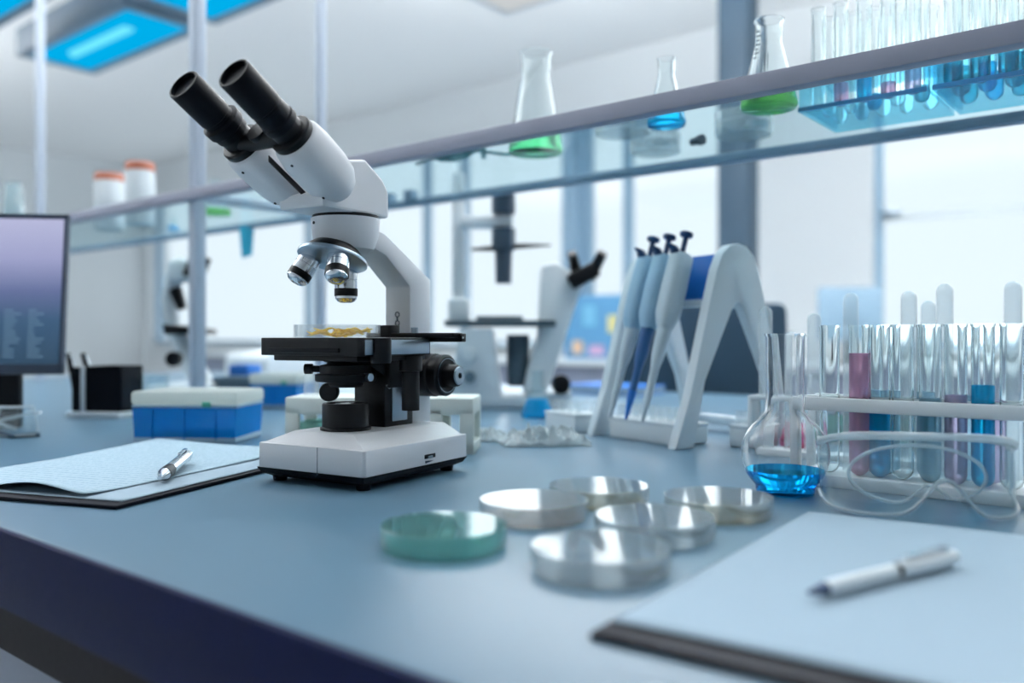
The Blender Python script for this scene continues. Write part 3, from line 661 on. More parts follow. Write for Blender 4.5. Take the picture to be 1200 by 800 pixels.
# ------------------------------------------------------------------ dishes on the shelf
def shelf_dishes():
    for px, py, h, lb in ((730, 158, 0, 'lower petri dish of the stack beside the small blue flask on the shelf'), (730, 158, 0.017, 'upper petri dish of the stack beside the small blue flask on the shelf'),
                       (768, 180, 0, 'lower clear petri dish behind the small blue flask, by the rear rail'), (768, 180, 0.017, 'upper clear petri dish behind the small blue flask, by the rear rail'),
                       (871, 160, 0, 'lower petri dish on the shelf beneath the grass-green flask'), (871, 160, 0.017, 'upper petri dish on the shelf beneath the grass-green flask')):
        Y = (SZ-CH)*F/(HY-py); petri(lb, Vector(((px-600)/F*Y, Y, TZ+SZ+h+0.0003)), 'dish', None, 0.041, 0, 'petri dishes on the glass shelf')
    Y = (SZ-CH)*F/(HY-170); t = thing('stopper', 'small dark stopper lying on the shelf between the petri dishes', 'stopper', Vector(((817-600)/F*Y, Y, TZ+SZ+0.0065)), 0.6)
    b = B(); b.lathe([(0, -0.011), (0.0055, -0.011), (0.0065, 0.004), (0.008, 0.0045), (0.008, 0.011), (0, 0.011)], 20, R(PI/2, 'X')); b.build('plug', 'marks', t)
    # separating funnel lying on the shelf
    Y = (SZ-CH)*F/(HY-190); p0 = Vector(((532-600)/F*Y, Y, TZ+SZ+0.0185)); t = thing('dropping_funnel', 'teal-grey glass funnel with a stopcock lying on the shelf', 'funnel', p0, BR+0.35)
    b = B(); b.lathe([(0.004, -0.062), (0.006, -0.05), (0.016, -0.025), (0.0182, 0.0), (0.015, 0.02), (0.006, 0.036), (0.0045, 0.05), (0.0035, 0.0505), (0.0035, 0.036), (0.013, 0.018), (0.0165, 0), (0.0145, -0.024), (0.0045, -0.05), (0.003, -0.062)], 28, R(PI/2, 'Y'), closed=True); b.build('bulb', thin('teal_glass', (150, 200, 205), 0.05, 0.5, 0.3, (110, 165, 172)), t)
    b = B(); b.tube([(0.045, 0, -0.004), (0.06, 0, -0.006), (0.09, -0.006, -0.013), (0.125, -0.006, -0.015)], 0.003, 10); b.build('stem', 'teal_plastic', t)
    b = B(); b.tube([(0.052, 0, -0.016), (0.052, 0, 0.014)], 0.0045, 12); b.tube([(0.052, -0.012, 0.012), (0.052, 0.012, 0.012)], 0.003, 10); b.build('stopcock', 'teal_plastic', t)
    b = B(); b.tube([(0, 0, 0), (0.12, 0.0, 0.0)], 0.0028, 10); Y = (SZ-CH)*F/(HY-194)
    o = b.build('stirring_rod', pm('dark_rod', (70, 110, 122), 0.4), loc=Vector(((488-600)/F*Y, Y, TZ+SZ+0.003)), rotz=BR-0.25); tag(o, 'thin dark stirring rod on the shelf beside the funnel', 'rod')
shelf_dishes()

# ------------------------------------------------------------------ test tubes
_tube_mesh = {}
def tube_profile(rad, ln, th=0.001):
    out = [(0, 0)] + [(rad*math.sin(a), rad-rad*math.cos(a)) for a in [PI/2*k/6 for k in range(1, 7)]] + [(rad, ln-0.003), (rad*1.08, ln-0.002), (rad*1.08, ln)]
    inn = [(max(r-th, 0), z if z > rad else z+th) for r, z in out]; inn[0] = (0, th)
    return out, out+inn[::-1]
def test_tube(label, p, rad, ln, liq=None, lv=0, mat='tube', inverted=False, group=None, bot=0.0):
    t = thing('test_tube', label, 'test tube', p, 0, group)
    key = (rad, ln, mat, inverted)
    out, prof = tube_profile(rad, ln)
    if key in _tube_mesh:
        o = _tube_mesh[key].copy(); C.objects.link(o); o.parent = t
    else:
        b = B()
        if inverted: b.lathe(prof, 24, T(0, 0, ln) @ R(PI, 'X'))
        else: b.lathe(prof, 24)
        o = b.build('tube_wall', mat, t, smooth=60); _tube_mesh[key] = o
    if liq:
        b = B(); k = rad-0.0009
        b.lathe([(0, 0.0012)] + [(k*math.sin(a), rad-k*math.cos(a)) for a in [PI/2*q/6 for q in range(1, 7)]] + [(k, lv), (0, lv)], 24); b.build('liquid', liq, t, smooth=60)
    return t
def bench_rack():
    t_f = 0.880; s0 = sp(942, t_f)-0.004; s1 = 0.03
    r = thing('tube_rack', 'white test tube rack on the bench behind the goggles, full of tubes', 'rack', ST(0, 0), BR)
    rows = [t_f, t_f+0.030]
    pxs = [972, 1007, 1031, 1058, 1090, 1120, 1152, 1186, 1219]
    ss = [sp(q, t_f) for q in pxs]
    def plate(z0, z1, hole, name):
        b = B(); b.box(*ubox(s0, s1, t_f-0.018, t_f+0.048, z0, z1), bev=0.0012); o = b.build(name, 'white2', r)
    # upper plate built as two rails and bridges so that the tubes pass through real openings
    b = B(); z0, z1 = 0.0762, 0.0895
    b.box(*ubox(s0, s1, t_f-0.0175, t_f-0.0115, z0, z1), bev=0.001); b.box(*ubox(s0, s1, t_f+0.0115, t_f+0.0185, z0, z1), bev=0.0005); b.box(*ubox(s0, s1, t_f+0.0415, t_f+0.048, z0, z1), bev=0.001)
    cuts = [s0] + [q for q in ss if q < s1-0.01] + [s1]
    mids = [s0+0.003] + [(a+c)/2 for a, c in zip(ss, ss[1:])]
    for mq in mids: b.box(*ubox(mq-0.0006, mq+0.0006, t_f-0.012, t_f+0.042, z0+0.001, z1-0.001))
    b.build('upper_plate', 'white2', r)
    plate(0.0, 0.012, 0, 'lower_plate')
    for q in (s0, s1):
        b = B(); b.box(*ubox(q-0.0045, q+0.0045, t_f-0.0165, t_f-0.0045, 0.004, 0.088), bev=0.001); b.box(*ubox(q-0.0045, q+0.0045, t_f+0.035, t_f+0.047, 0.004, 0.088), bev=0.001); b.build('end_post', 'white2', r)
    spec = [(None, 0, 'empty test tube in the front row closest to the round flask'), ('L_lpink', 0.122, 'test tube of pale pink liquid in the front row of the white rack'),
            ('L_blue', 0.070, 'test tube of blue liquid with its level under the white rail, front row'), (None, 0, 'empty test tube in the front row just past the low blue one'),
            ('L_pale', 0.080, 'test tube of faint blue liquid in the front row of the white rack'), ('L_purple', 0.084, 'test tube of pale purple liquid in the front row of the white rack'),
            ('L_blue', 0.094, 'test tube of blue liquid standing above the white rail, front row'), (None, 0, 'empty test tube in the front row just past the tall blue one')]
    for sq, (liq, lv, lb) in zip(ss, spec):
        test_tube(lb, ST(sq, rows[0], 0.0122), 0.0098, 0.150, liq, lv, group='test tubes in the white rack')
    spec2 = [('L_pale', 0.084, 'faint blue test tube in the back row, behind the pale pink one'), ('L_pale', 0.084, 'faint blue test tube in the back row, behind the low blue one'), ('L_pale', 0.084, 'faint blue test tube in the back row, between two upturned tubes'),
             ('L_pale', 0.082, 'faint blue test tube in the back row, behind the tall blue one'), ('L_purple', 0.078, 'faint purple test tube in the back row at the far rack end')]
    for px, (liq, lv, lb) in zip((1022, 1043, 1086, 1135, 1165), spec2):
        test_tube(lb, ST(sp(px, rows[1]), rows[1], 0.0122), 0.0092, 0.150, liq, lv, group='test tubes in the white rack')
    for px, lb in ((997, 'upturned frosted tube poking up closest to the round flask'), (1065, 'second upturned frosted tube from the round flask, in the white rack'), (1107, 'third upturned frosted tube from the round flask, in the white rack'), (1187, 'tallest upturned frosted tube, furthest from the round flask'.replace('furthest', 'most distant'))):
        test_tube(lb, ST(sp(px, rows[1]), rows[1], 0.0122), 0.0078, 0.184+0.006*(px > 1100), None, 0, 'frost', True, 'upturned tubes in the white rack')
    # small rack further back
    tb = 1.06; r2 = thing('tube_rack', 'small white tube rack standing behind the round flask', 'rack', ST(0, 0), BR)
    a0, a1 = sp(884, tb), sp(1105, tb)
    for (z0, z1, nm) in ((0.0, 0.008, 'lower_plate'), (0.07, 0.076, 'upper_plate')):
        b = B()
        if nm == 'lower_plate': b.box(*ubox(a0, a1, tb-0.015, tb+0.015, z0, z1), bev=0.001)
        else: b.box(*ubox(a0, a1, tb-0.016, tb-0.0095, z0, z1), bev=0.001); b.box(*ubox(a0, a1, tb+0.0095, tb+0.016, z0, z1), bev=0.001)
        b.build(nm, 'white2', r2)
    for q in (a0, a1):
        b = B(); b.box(*ubox(q-0.003, q+0.003, tb-0.015, tb+0.015, 0.003, 0.075), bev=0.001); b.build('end_post', 'white2', r2)
    for px, ln, lb in ((897, 0.181, 'frosted upturned tube just behind the neck of the round flask'), (927, 0.150, 'short frosted tube seen through the neck of the round flask'), (954, 0.172, 'frosted upturned tube between the flask and the white rack'), (1088, 0.184, 'frosted upturned tube seen beyond the white rack')):
        test_tube(lb, ST(sp(px, tb), tb, 0.0083), 0.0085, ln, None, 0, 'frost', True, 'upturned tubes in the small rack')
bench_rack()

# ------------------------------------------------------------------ cyan racks on the shelf
def shelf_racks():
    ta, tc = 1.078, 1.222
    sA = sp(935, ta)
    def rack(s0, s1, lb):
        r = thing('tube_rack', lb, 'rack', ST(0, 0, SZ+0.0003), BR, 'cyan acrylic racks on the shelf')
        b = B(); b.box(*ubox(s0, s1, ta+0.002, tc, 0.0, 0.005)); b.build('lower_plate', 'acryl', r)
        b = B(); b.box(*ubox(s0, s1, ta, ta+0.0022, 0.0, 0.0055)); b.build('front_edge', 'acryl_edge', r)
        b = B(); b.box(*ubox(s0, s1, ta+0.002, tc, 0.054, 0.058)); up = b.build('upper_plate', 'acryl', r)
        b = B(); b.box(*ubox(s0, s1, ta, ta+0.0022, 0.054, 0.0585)); b.build('plate_edge', 'acryl_edge', up)
        for q in (s0, s1-0.004):
            b = B(); b.box(*ubox(q, q+0.004, ta+0.004, tc-0.002, 0.005, 0.055)); b.build('end_panel', 'acryl', r)
        return r
    rack(sA, sA+0.152, 'cyan acrylic rack on the shelf beside the grass-green flask')
    rack(sA+0.158, sA+0.31, 'cyan acrylic rack on the shelf at the picture edge')
    rws = (ta+0.03, ta+0.072, ta+0.116)
    liqs = {(0, 1): ('L_lpink', 0.030), (0, 2): ('L_blue', 0.040), (0, 4): ('L_purple', 0.055), (0, 3): ('L_lpink', 0.02), (1, 2): ('L_blue', 0.02), (1, 4): ('L_teal', 0.02), (2, 1): ('L_pale', 0.02)}
    names = {0: 'front', 1: 'middle', 2: 'rear'}; cols = ('first', 'second', 'third', 'fourth', 'fifth', 'sixth')
    nm = {'L_lpink': 'pale pink', 'L_blue': 'blue', 'L_purple': 'purple', 'L_teal': 'teal', 'L_pale': 'faint blue'}
    for j, tt in enumerate(rws):
        for i in range(5):
            lq = liqs.get((j, i), (None, 0))
            lb = '%s tube, %s from the green flask, in the %s row of the cyan rack' % (nm.get(lq[0], 'empty'), cols[i], names[j])
            test_tube(lb, ST(sA+0.016+i*0.0285, tt, SZ+0.0056), 0.0092, 0.132, lq[0], lq[1], 'tube', False, 'test tubes in the cyan racks')
    for j, tt in enumerate(rws):
        for i in range(5):
            lq = [('L_teal', 0.035), ('L_blue', 0.034), ('L_teal', 0.04), ('L_pale', 0.04), ('L_teal', 0.04)][i] if j else ('L_teal', 0.03)
            lb = '%s tube, %s along, in the %s row of the rack at the picture edge' % (nm.get(lq[0], 'empty'), cols[i], names[j])
            test_tube(lb, ST(sA+0.174+i*0.0285, tt, SZ+0.0056), 0.0105, 0.150, lq[0], lq[1], 'tube', False, 'test tubes in the cyan racks')
shelf_racks()

# ------------------------------------------------------------------ goggles
def goggles():
    p = G(1079, 603); t = thing('safety_goggles', 'clear plastic safety goggles lying in front of the white tube rack', 'goggles', (p.x, p.y, TZ+0.0005), math.radians(-14))
    hw, dp = 0.078, 0.05
    def arc(u, z):                       # u in -1..1 across the face, -y is the front
        x = hw*math.sin(u*PI/2*0.98)/math.sin(PI/2*0.98); y = -dp*0.55*math.cos(u*PI/2) + dp*0.5*abs(u)**5
        return Vector((x, y+0.012*(z/0.075), z))
    def lower(u):                        # lower rim with a nose notch
        return 0.002 + 0.030*math.exp(-((u-0.12)/0.17)**2) + 0.010*abs(u)**6
    def upper(u): return 0.068 - 0.014*abs(u)**3
    n = 48
    b = B(); rows = []
    for k in range(7):
        f = k/6; rows.append([arc(-1+2*i/n, lower(-1+2*i/n)*(1-f)+upper(-1+2*i/n)*f) for i in range(n+1)])
    b.loft(rows, cap=False, close=False); o = b.build('lens', 'goggle', t, smooth=80); md = o.modifiers.new('thick', 'SOLIDIFY'); md.thickness = 0.002
    b = B(); b.tube([arc(-1+2*i/n, upper(-1+2*i/n)) for i in range(n+1)], 0.0030, 10); b.build('brow_bar', 'goggle_rim', t)
    b = B(); b.tube([arc(-1+2*i/n, lower(-1+2*i/n))+Vector((0, 0, 0.0008)) for i in range(n+1)], 0.0018, 8); b.build('lower_rim', 'goggle_rim', t)
    # face flange: soft inner skirt around the eyes
    b = B(); pts = []
    for i in range(49):
        a = 2*PI*i/48; x = 0.055*math.cos(a); z = 0.030+0.026*math.sin(a); y = 0.018
        if z < 0.016: z += 0.018*math.exp(-((x-0.01)/0.014)**2)
        pts.append((x, y, z))
    b.tube(pts, 0.0016, 8); b.build('face_flange', 'goggle_rim', t)
    for sg in (-1, 1):
        b = B(); r0 = [Vector((sg*hw, 0.022, 0.012)), Vector((sg*hw, 0.026, 0.056))]; r1 = [Vector((sg*(hw-0.001), 0.040, 0.020)), Vector((sg*(hw-0.001), 0.040, 0.050))]
        b.loft([r0, r1], cap=False, close=False); o = b.build('side_shield', 'goggle', t); md = o.modifiers.new('thick', 'SOLIDIFY'); md.thickness = 0.002
        b = B(); b.tube([(sg*hw, 0.022, 0.056), (sg*(hw-0.001), 0.040, 0.057), (sg*(hw-0.012), 0.046+0.005*sg, 0.058), (sg*(hw-0.05), 0.046+0.005*sg, 0.060), (sg*(hw-0.105), 0.044+0.005*sg, 0.060)], 0.0026, 10); b.build('temple', 'goggle_rim', t)
goggles()

# ------------------------------------------------------------------ pipette stand and pipettes
def pipettes():
    pr = Vector((0.312, 1.2, 0)); q2 = BR-math.radians(20); U2 = Vector((math.cos(q2), math.sin(q2), 0)); V2 = Vector((-U2.y, U2.x, 0)); sR, tM, sL = 0.0, 0.0, -0.185
    def ST2(s, t, h=0.0): return pr + U2*s + V2*t + Vector((0, 0, TZ+h))
    r = thing('pipette_stand', 'white pipette stand of two A-shaped ends joined by a blue bar', 'stand', ST2(0, 0), q2)
    a, h = 0.104, 0.281
    def leg_poly():
        o = []
        # outer outline: parabola-like A with round apex
        left = [(-a-0.012, 0), (-a*0.86, 0.07), (-a*0.66, 0.145), (-0.052, 0.205), (-0.040, 0.245), (-0.030, 0.266), (-0.016, 0.278)]
        right = [(-x, z) for x, z in left[::-1]]
        inner = [(a-0.022, 0), (0.062, 0.09), (0.034, 0.145), (0.012, 0.187), (0.0, 0.200), (-0.012, 0.187), (-0.034, 0.145), (-0.062, 0.09), (-a+0.022, 0)]
        return left + [(0, h)] + right + inner
    for q in (sR, sL):
        b = B(); b.prism([(tM+x, z) for x, z in leg_poly()], q-0.0085, q+0.0085, 'x', 0.002); b.build('end_frame', 'stand', r, smooth=40)
    b = B(); b.prism([(tM-0.034, 0.205), (tM-0.016, 0.268), (tM+0.016, 0.268), (tM+0.012, 0.205)], sL+0.011, sR-0.011, 'x', 0.002); b.build('blue_bar', 'royal', r)
    b = B(); b.box(*ubox(sL+0.011, sR-0.011, tM-0.040, tM-0.020, 0.193, 0.203), bev=0.002); b.build('lower_bar', 'stand', r)
    b = B(); b.box(*ubox(sL+0.011, sR-0.011, tM+a-0.01, tM+a+0.01, 0.01, 0.025), bev=0.002); b.build('foot_bar', 'stand', r)
    lean = Vector((-0.36, 0, 0)) # reading: the pipettes follow the slant of the front legs
    def pip(label, s, body, shaft, tip):
        top = ST2(s, -0.054, 0.268)
        d = (V2*0.31 + Vector((0, 0, 1))).normalized()
        t = thing('pipette', label, 'pipette', top, 0, 'pipettes on the stand'); t.rotation_mode = 'QUATERNION'
        # z along the pipette, x along the bench
        z = d; x = U2.copy(); x = (x - z*x.dot(z)).normalized(); y = z.cross(x)
        t.rotation_quaternion = Matrix((x, y, z)).transposed().to_quaternion()
        def ring(zz, wx, wy, oy=0): return [(wx*math.copysign(abs(math.cos(q))**0.8, math.cos(q)), oy+wy*math.copysign(abs(math.sin(q))**0.8, math.sin(q)), zz) for q in [2*PI*k/20 for k in range(20)]]
        b = B(); b.loft([ring(0.0, 0.012, 0.014), ring(-0.004, 0.0145, 0.017), ring(-0.05, 0.016, 0.018), ring(-0.09, 0.016, 0.017), ring(-0.105, 0.012, 0.013), ring(-0.112, 0.009, 0.010)]); b.build('handle', body, t, smooth=50)
        b = B(); b.loft([ring(-0.006, 0.009, 0.007, -0.009), ring(0.002, 0.007, 0.007, -0.015), ring(0.006, 0.005, 0.010, -0.020)]); b.build('finger_rest', 'navy', t, smooth=50)
        b = B(); b.lathe([(0, -0.002), (0.0040, -0.002), (0.0040, 0.026), (0, 0.026)], 16); b.lathe([(0, 0.0255), (0.008, 0.026), (0.0098, 0.028), (0.0098, 0.0315), (0.008, 0.033), (0, 0.033)], 20); b.build('plunger', 'navy' if body != 'x' else 'white2', t)
        b = B(); b.lathe([(0, -0.110), (0.0105, -0.110), (0.0092, -0.15), (0.006, -0.17), (0.0052, -0.205), (0, -0.205)], 20); b.build('shaft', shaft, t)
        b = B(); b.lathe([(0, -0.203), (0.0065, -0.203), (0.006, -0.21), (0.002, -0.245), (0, -0.245)], 16); b.build('tip_cone', tip, t)
    s0 = sL+0.045
    pip('pipette with pale blue handle hung closest to the second microscope', sL+0.066, 'pipblue', 'pipgrey', 'pipgrey')
    pip('middle pipette on the stand, dark blue shaft', sL+0.102, 'pipblue', pm('deep_blue_plastic', (30, 84, 136), 0.4), 'royal')
    pip('pipette with pale grey handle hung beside the blue bar', sL+0.138, 'pipgrey', 'pipgrey', 'pipgrey')
    # trays at the foot of the stand
    def tray(label, ss, tt, L, d, h, mat, rows, cols_):
        tr = thing('tip_rack', label, 'rack', ST2(ss, tt, 0), q2, 'tip racks by the pipette stand')
        b = B(); b.box((0, 0, h*0.3), (L, d, h*0.6), 0.003); b.box((0, 0, h*0.62), (L*1.02, d*1.03, h*0.12), 0.001); b.build('tray', mat, tr)
        for i in range(cols_):
            for j in range(rows):
                b2 = _tip_mesh.get('m')
                if b2 is None:
                    b = B(); b.lathe([(0, 0), (0.0052, 0), (0.006, 0.018), (0.0045, 0.018), (0.004, 0.002), (0, 0.002)], 12); b2 = b.build('tip_cone', 'frost', tr); _tip_mesh['m'] = b2; o = b2
                else:
                    o = b2.copy(); C.objects.link(o); o.parent = tr
                o.location = (-L/2+L*(i+0.5)/cols_, -d/2+d*(j+0.5)/rows, h*0.68)
    _tip_mesh = {}
    tray('white tip rack standing between the two ends of the pipette stand', -0.0925, -0.062, 0.148, 0.06, 0.045, 'white2', 2, 8)
    tray('white tip rack beside the round flask, past the stand leg', 0.034, 0.002, 0.042, 0.05, 0.045, 'white2', 2, 3)
    tray('white tip rack between the second microscope and the stand', -0.255, -0.095, 0.085, 0.055, 0.045, 'white2', 2, 4)
    p = ST2(0.085, 0.20); t = thing('tissue_box', 'flat pale green box behind the tip rack, beside the stand', 'box', p, BR)
    b = B(); b.box((0, 0, 0.02), (0.13, 0.08, 0.04), 0.003); b.build('carton', pm('pale_green_card', (150, 196, 186), 0.6), t)
    b = B(); b.box((0, 0, 0.043), (0.134, 0.084, 0.008), 0.002); b.build('lid', 'white2', t)
pipettes()

# ------------------------------------------------------------------ crumpled film
def bag(label, px, py, w_, l_, h_, seed, rz):
    p = G(px, py); b = B(); nx, ny = 40, 20; top = []
    for j in range(ny+1):
        row = []
        for i in range(nx+1):
            x, y = i/nx*2-1, j/ny*2-1
            q = noise.noise(Vector((x*2.2+seed, y*2.2, seed)))*0.18
            e = max(0, 1-(x*x)**2*1.0)*max(0, 1-(y*y)**1.5)
            cr = abs(noise.noise(Vector((x*5+seed, y*4, 3.1))))*0.8 + abs(noise.noise(Vector((x*11, y*9+seed, 7.7))))*0.35
            row.append(b.bm.verts.new((x*w_/2*(1+q), y*l_/2*(1+q), 0.0012+h_*e*(0.35+cr))))
        top.append(row)
    for j in range(ny):
        for i in range(nx): b.bm.faces.new((top[j][i], top[j][i+1], top[j+1][i+1], top[j+1][i]))
    o = b.build('plastic_bag', 'bag', loc=(p.x, p.y, TZ), rotz=rz, smooth=25)
    md = o.modifiers.new('thick', 'SOLIDIFY'); md.thickness = 0.0006
    tag(o, label, 'bag', 'crumpled plastic bags')
bag('crumpled clear plastic bag on the bench in front of the pipette stand', 638, 521, 0.125, 0.06, 0.032, 1.3, BR+0.75)
bag('smaller crumpled clear plastic bag right behind the microscope base', 568, 516, 0.075, 0.05, 0.022, 5.1, BR+0.5)

# ------------------------------------------------------------------ white rack behind the microscope
def white_rack():
    t0 = 0.955; q0, q1 = sp(346, t0), sp(556, t0)
    Y = 1.14; p = P(452, 400, Y)
    r = thing('cooling_rack', 'cream plastic rack with square windows behind the microscope base', 'rack', (p.x, p.y, TZ), math.radians(-4))
    L, D, H_ = 0.246, 0.085, 0.072
    b = B(); b.box((0, 0, H_-0.011), (L, D, 0.022), 0.002)
    for x in (-L/2+0.009, -0.045, 0.045, L/2-0.050, L/2-0.009): 
        b.box((x, -D/2+0.004, H_/2-0.006), (0.018, 0.008, H_-0.016), 0.001); b.box((x, D/2-0.004, H_/2-0.006), (0.018, 0.008, H_-0.016), 0.001)
    b.box((0, 0, 0.007), (L, D, 0.014), 0.001)
    b.build('rack_body', 'cream', r)
    for x in (-0.085, 0.0): 
        b = B(); b.box((x, 0, 0.026), (0.06, 0.06, 0.024), 0.002); b.build('vial_block', thin('pale_green_plastic', (200, 232, 224), 0.05, 0.4, 0.6, (180, 222, 212)), r)
    for x in (-0.098, -0.07):
        b = B(); b.lathe([(0, 0), (0.010, 0), (0.010, 0.028), (0.008, 0.030), (0, 0.030)], 20, T(x, -0.01, H_-0.001)); b.build('vial', 'frost', r)
white_rack()

# ------------------------------------------------------------------ blue tip box and its neighbours
def tip_box(label, cx, cy, w_, d_, h_, rz, group=None):
    t = thing('tip_box', label, 'box', (cx, cy, TZ), rz, group)
    b = B(); b.loft([[(x*w_/2*k, y*d_/2*k, z) for x, y in ((-1, -1), (1, -1), (1, 1), (-1, 1))] for k, z in ((0.955, 0.006), (0.985, h_*0.70))]); b.build('box_body', 'bluebox', t, smooth=0)
    b = B(); b.box((0, 0, 0.004), (w_*0.97, d_*0.97, 0.008), 0.002); b.build('box_foot', 'greybox', t)
    b = B(); b.box((0, 0, h_*0.70), (w_*1.0, d_*1.0, h_*0.05), 0.001); b.build('tip_plate', 'greybox', t)
    b = B(); b.box((0, 0, h_*0.86), (w_*1.02, d_*1.02, h_*0.26), 0.005); b.build('lid', thin('milky_lid', (240, 246, 246), 0.05, 0.4, 0.75, (228, 232, 228)), t)
    for k in range(3):
        b = B(); b.box((-w_*0.3+k*w_*0.3, -d_*0.485, h_*0.36), (w_*0.012, 0.003, h_*0.58), 0.0005); b.build('rib', 'bluebox', t)
    b = B(); b.box((w_*0.22, -d_*0.515, h_*0.74), (0.012, 0.004, 0.008), 0.001); b.build('latch', pm('green_latch', (60, 150, 130), 0.5), t)
    return t
def boxes():
    p = G(219, 519); tip_box('blue tip box with a milky lid on the bench behind the clipboard', p.x, p.y+0.05, 0.154, 0.105, 0.074, math.radians(-4))
    p = G(323, 479); tip_box('blue tip box further along the bench, past the dark tray', p.x, p.y+0.05, 0.105, 0.10, 0.074, math.radians(-6))
    p = G(262, 472); t = thing('tray', 'low dark grey tray with a blue block behind the blue tip box', 'tray', (p.x+0.06, p.y+0.14, TZ), -0.2)
    b = B(); b.box((0, 0, 0.02), (0.20, 0.12, 0.04), 0.003); b.box((0, 0, 0.048), (0.22, 0.13, 0.016), 0.003); b.build('tray_body', pm('grey_tray', (86, 110, 126), 0.5), t)
    b = B(); b.box((-0.07, 0.02, 0.069), (0.05, 0.07, 0.026), 0.002); b.build('block', 'royal', t)
    p = BT(318, 1.72); t = thing('instrument_box', 'white flat instrument behind the blue boxes, under the window', 'instrument', p, BR)
    b = B(); b.box((0, 0, 0.04), (0.24, 0.2, 0.08), 0.004); b.prism([(-0.1, 0.08), (0.1, 0.08), (0.1, 0.115), (-0.07, 0.10)], -0.12, 0.12, 'x', 0.002); b.build('housing', 'white2', t)
    b = B(); b.box((0, -0.101, 0.045), (0.12, 0.003, 0.04), 0.001); b.build('display', 'greybox', t)
    # pen holder
    p = G(112, 490); t = thing('pen_holder', 'black divided pen holder on a white foot beside the monitor', 'pen holder', (p.x, p.y+0.04, TZ), -0.15)
    b = B(); b.box((0, 0, 0.006), (0.108, 0.08, 0.012), 0.002); b.build('foot', 'white2', t)
    def cup(x, w_, d_, h_):
        b = B(); th = 0.002
        for sx in (-1, 1): b.box((x+sx*(w_/2-th/2), 0, 0.012+h_/2), (th, d_, h_)); b.box((x, sx*(d_/2-th/2), 0.012+h_/2), (w_, th, h_))
        b.box((x, 0, 0.0135), (w_, d_, 0.003)); b.build('cup', 'black2', t)
    cup(-0.036, 0.018, 0.07, 0.082); cup(0.018, 0.072, 0.07, 0.084)
    b = B(); b.box((-0.022, -0.02, 0.05), (0.006, 0.04, 0.09), 0.001); b.build('divider', 'white2', t)
    for px, rz, lb in ((82, -0.28, 'dark pen leaning in the narrow slot of the pen holder'), (99, -0.22, 'dark pen leaning in the wide cup of the pen holder')):
        q = P(px+8 if px < 90 else px+14, 470, p.y+0.04); e = P(px-2, 414, p.y+0.045)
        pen('pen', lb, q, q + (e-q), 0.0042, 'black', 'black', 'cap')
    # beaker beside the pen holder
    p = G(152, 488); out = [(0, 0), (0.023, 0), (0.026, 0.003), (0.026, 0.075), (0.028, 0.078)]
    flask('beaker', 'empty glass beaker between the pen holder and the blue tip box', (p.x+0.034, p.y+0.03, TZ), out, 'thin', None, 0, 0.0012, cat='beaker')
    # safety glasses at the picture edge
    p = G(10, 512); t = thing('safety_glasses', 'clear safety glasses lying on the bench in front of the monitor', 'glasses', (p.x-0.02, p.y-0.01, TZ), 0.15)
    for sg in (-1, 1):
        b = B(); rr = []
        for k in range(6):
            z = 0.004+0.042*k/5; w2 = 0.030*(1-0.25*(k/5)**2)
            rr.append([Vector((sg*0.034+w2*math.cos(PI+PI*i/16), -0.012*math.sin(PI*i/16)+0.004*k/5, z)) for i in range(17)])
        b.loft(rr, cap=False, close=False); o = b.build('lens', 'goggle', t, smooth=80); md = o.modifiers.new('thick', 'SOLIDIFY'); md.thickness = 0.002
        b = B(); b.tube(rr[0] + [q[-1] for q in rr[1:]] + rr[-1][::-1] + [q[0] for q in rr[::-1]], 0.0022, 8); b.build('lens_rim', 'goggle_rim', t)
        b = B(); b.tube([(sg*0.064, 0, 0.036), (sg*0.064, 0.012, 0.036), (sg*0.052, 0.018+0.005*sg, 0.034), (sg*0.01, 0.020+0.005*sg, 0.026), (-sg*0.03, 0.020+0.005*sg, 0.010)], 0.0028, 10); b.build('temple', 'goggle_rim', t)
    b = B(); b.tube([(-0.064, 0, 0.004), (-0.034, -0.012, 0.003), (0, -0.004, 0.012), (0.034, -0.012, 0.003), (0.068, 0, 0.004)], 0.0035, 10); b.build('frame', 'marks', t)
boxes()

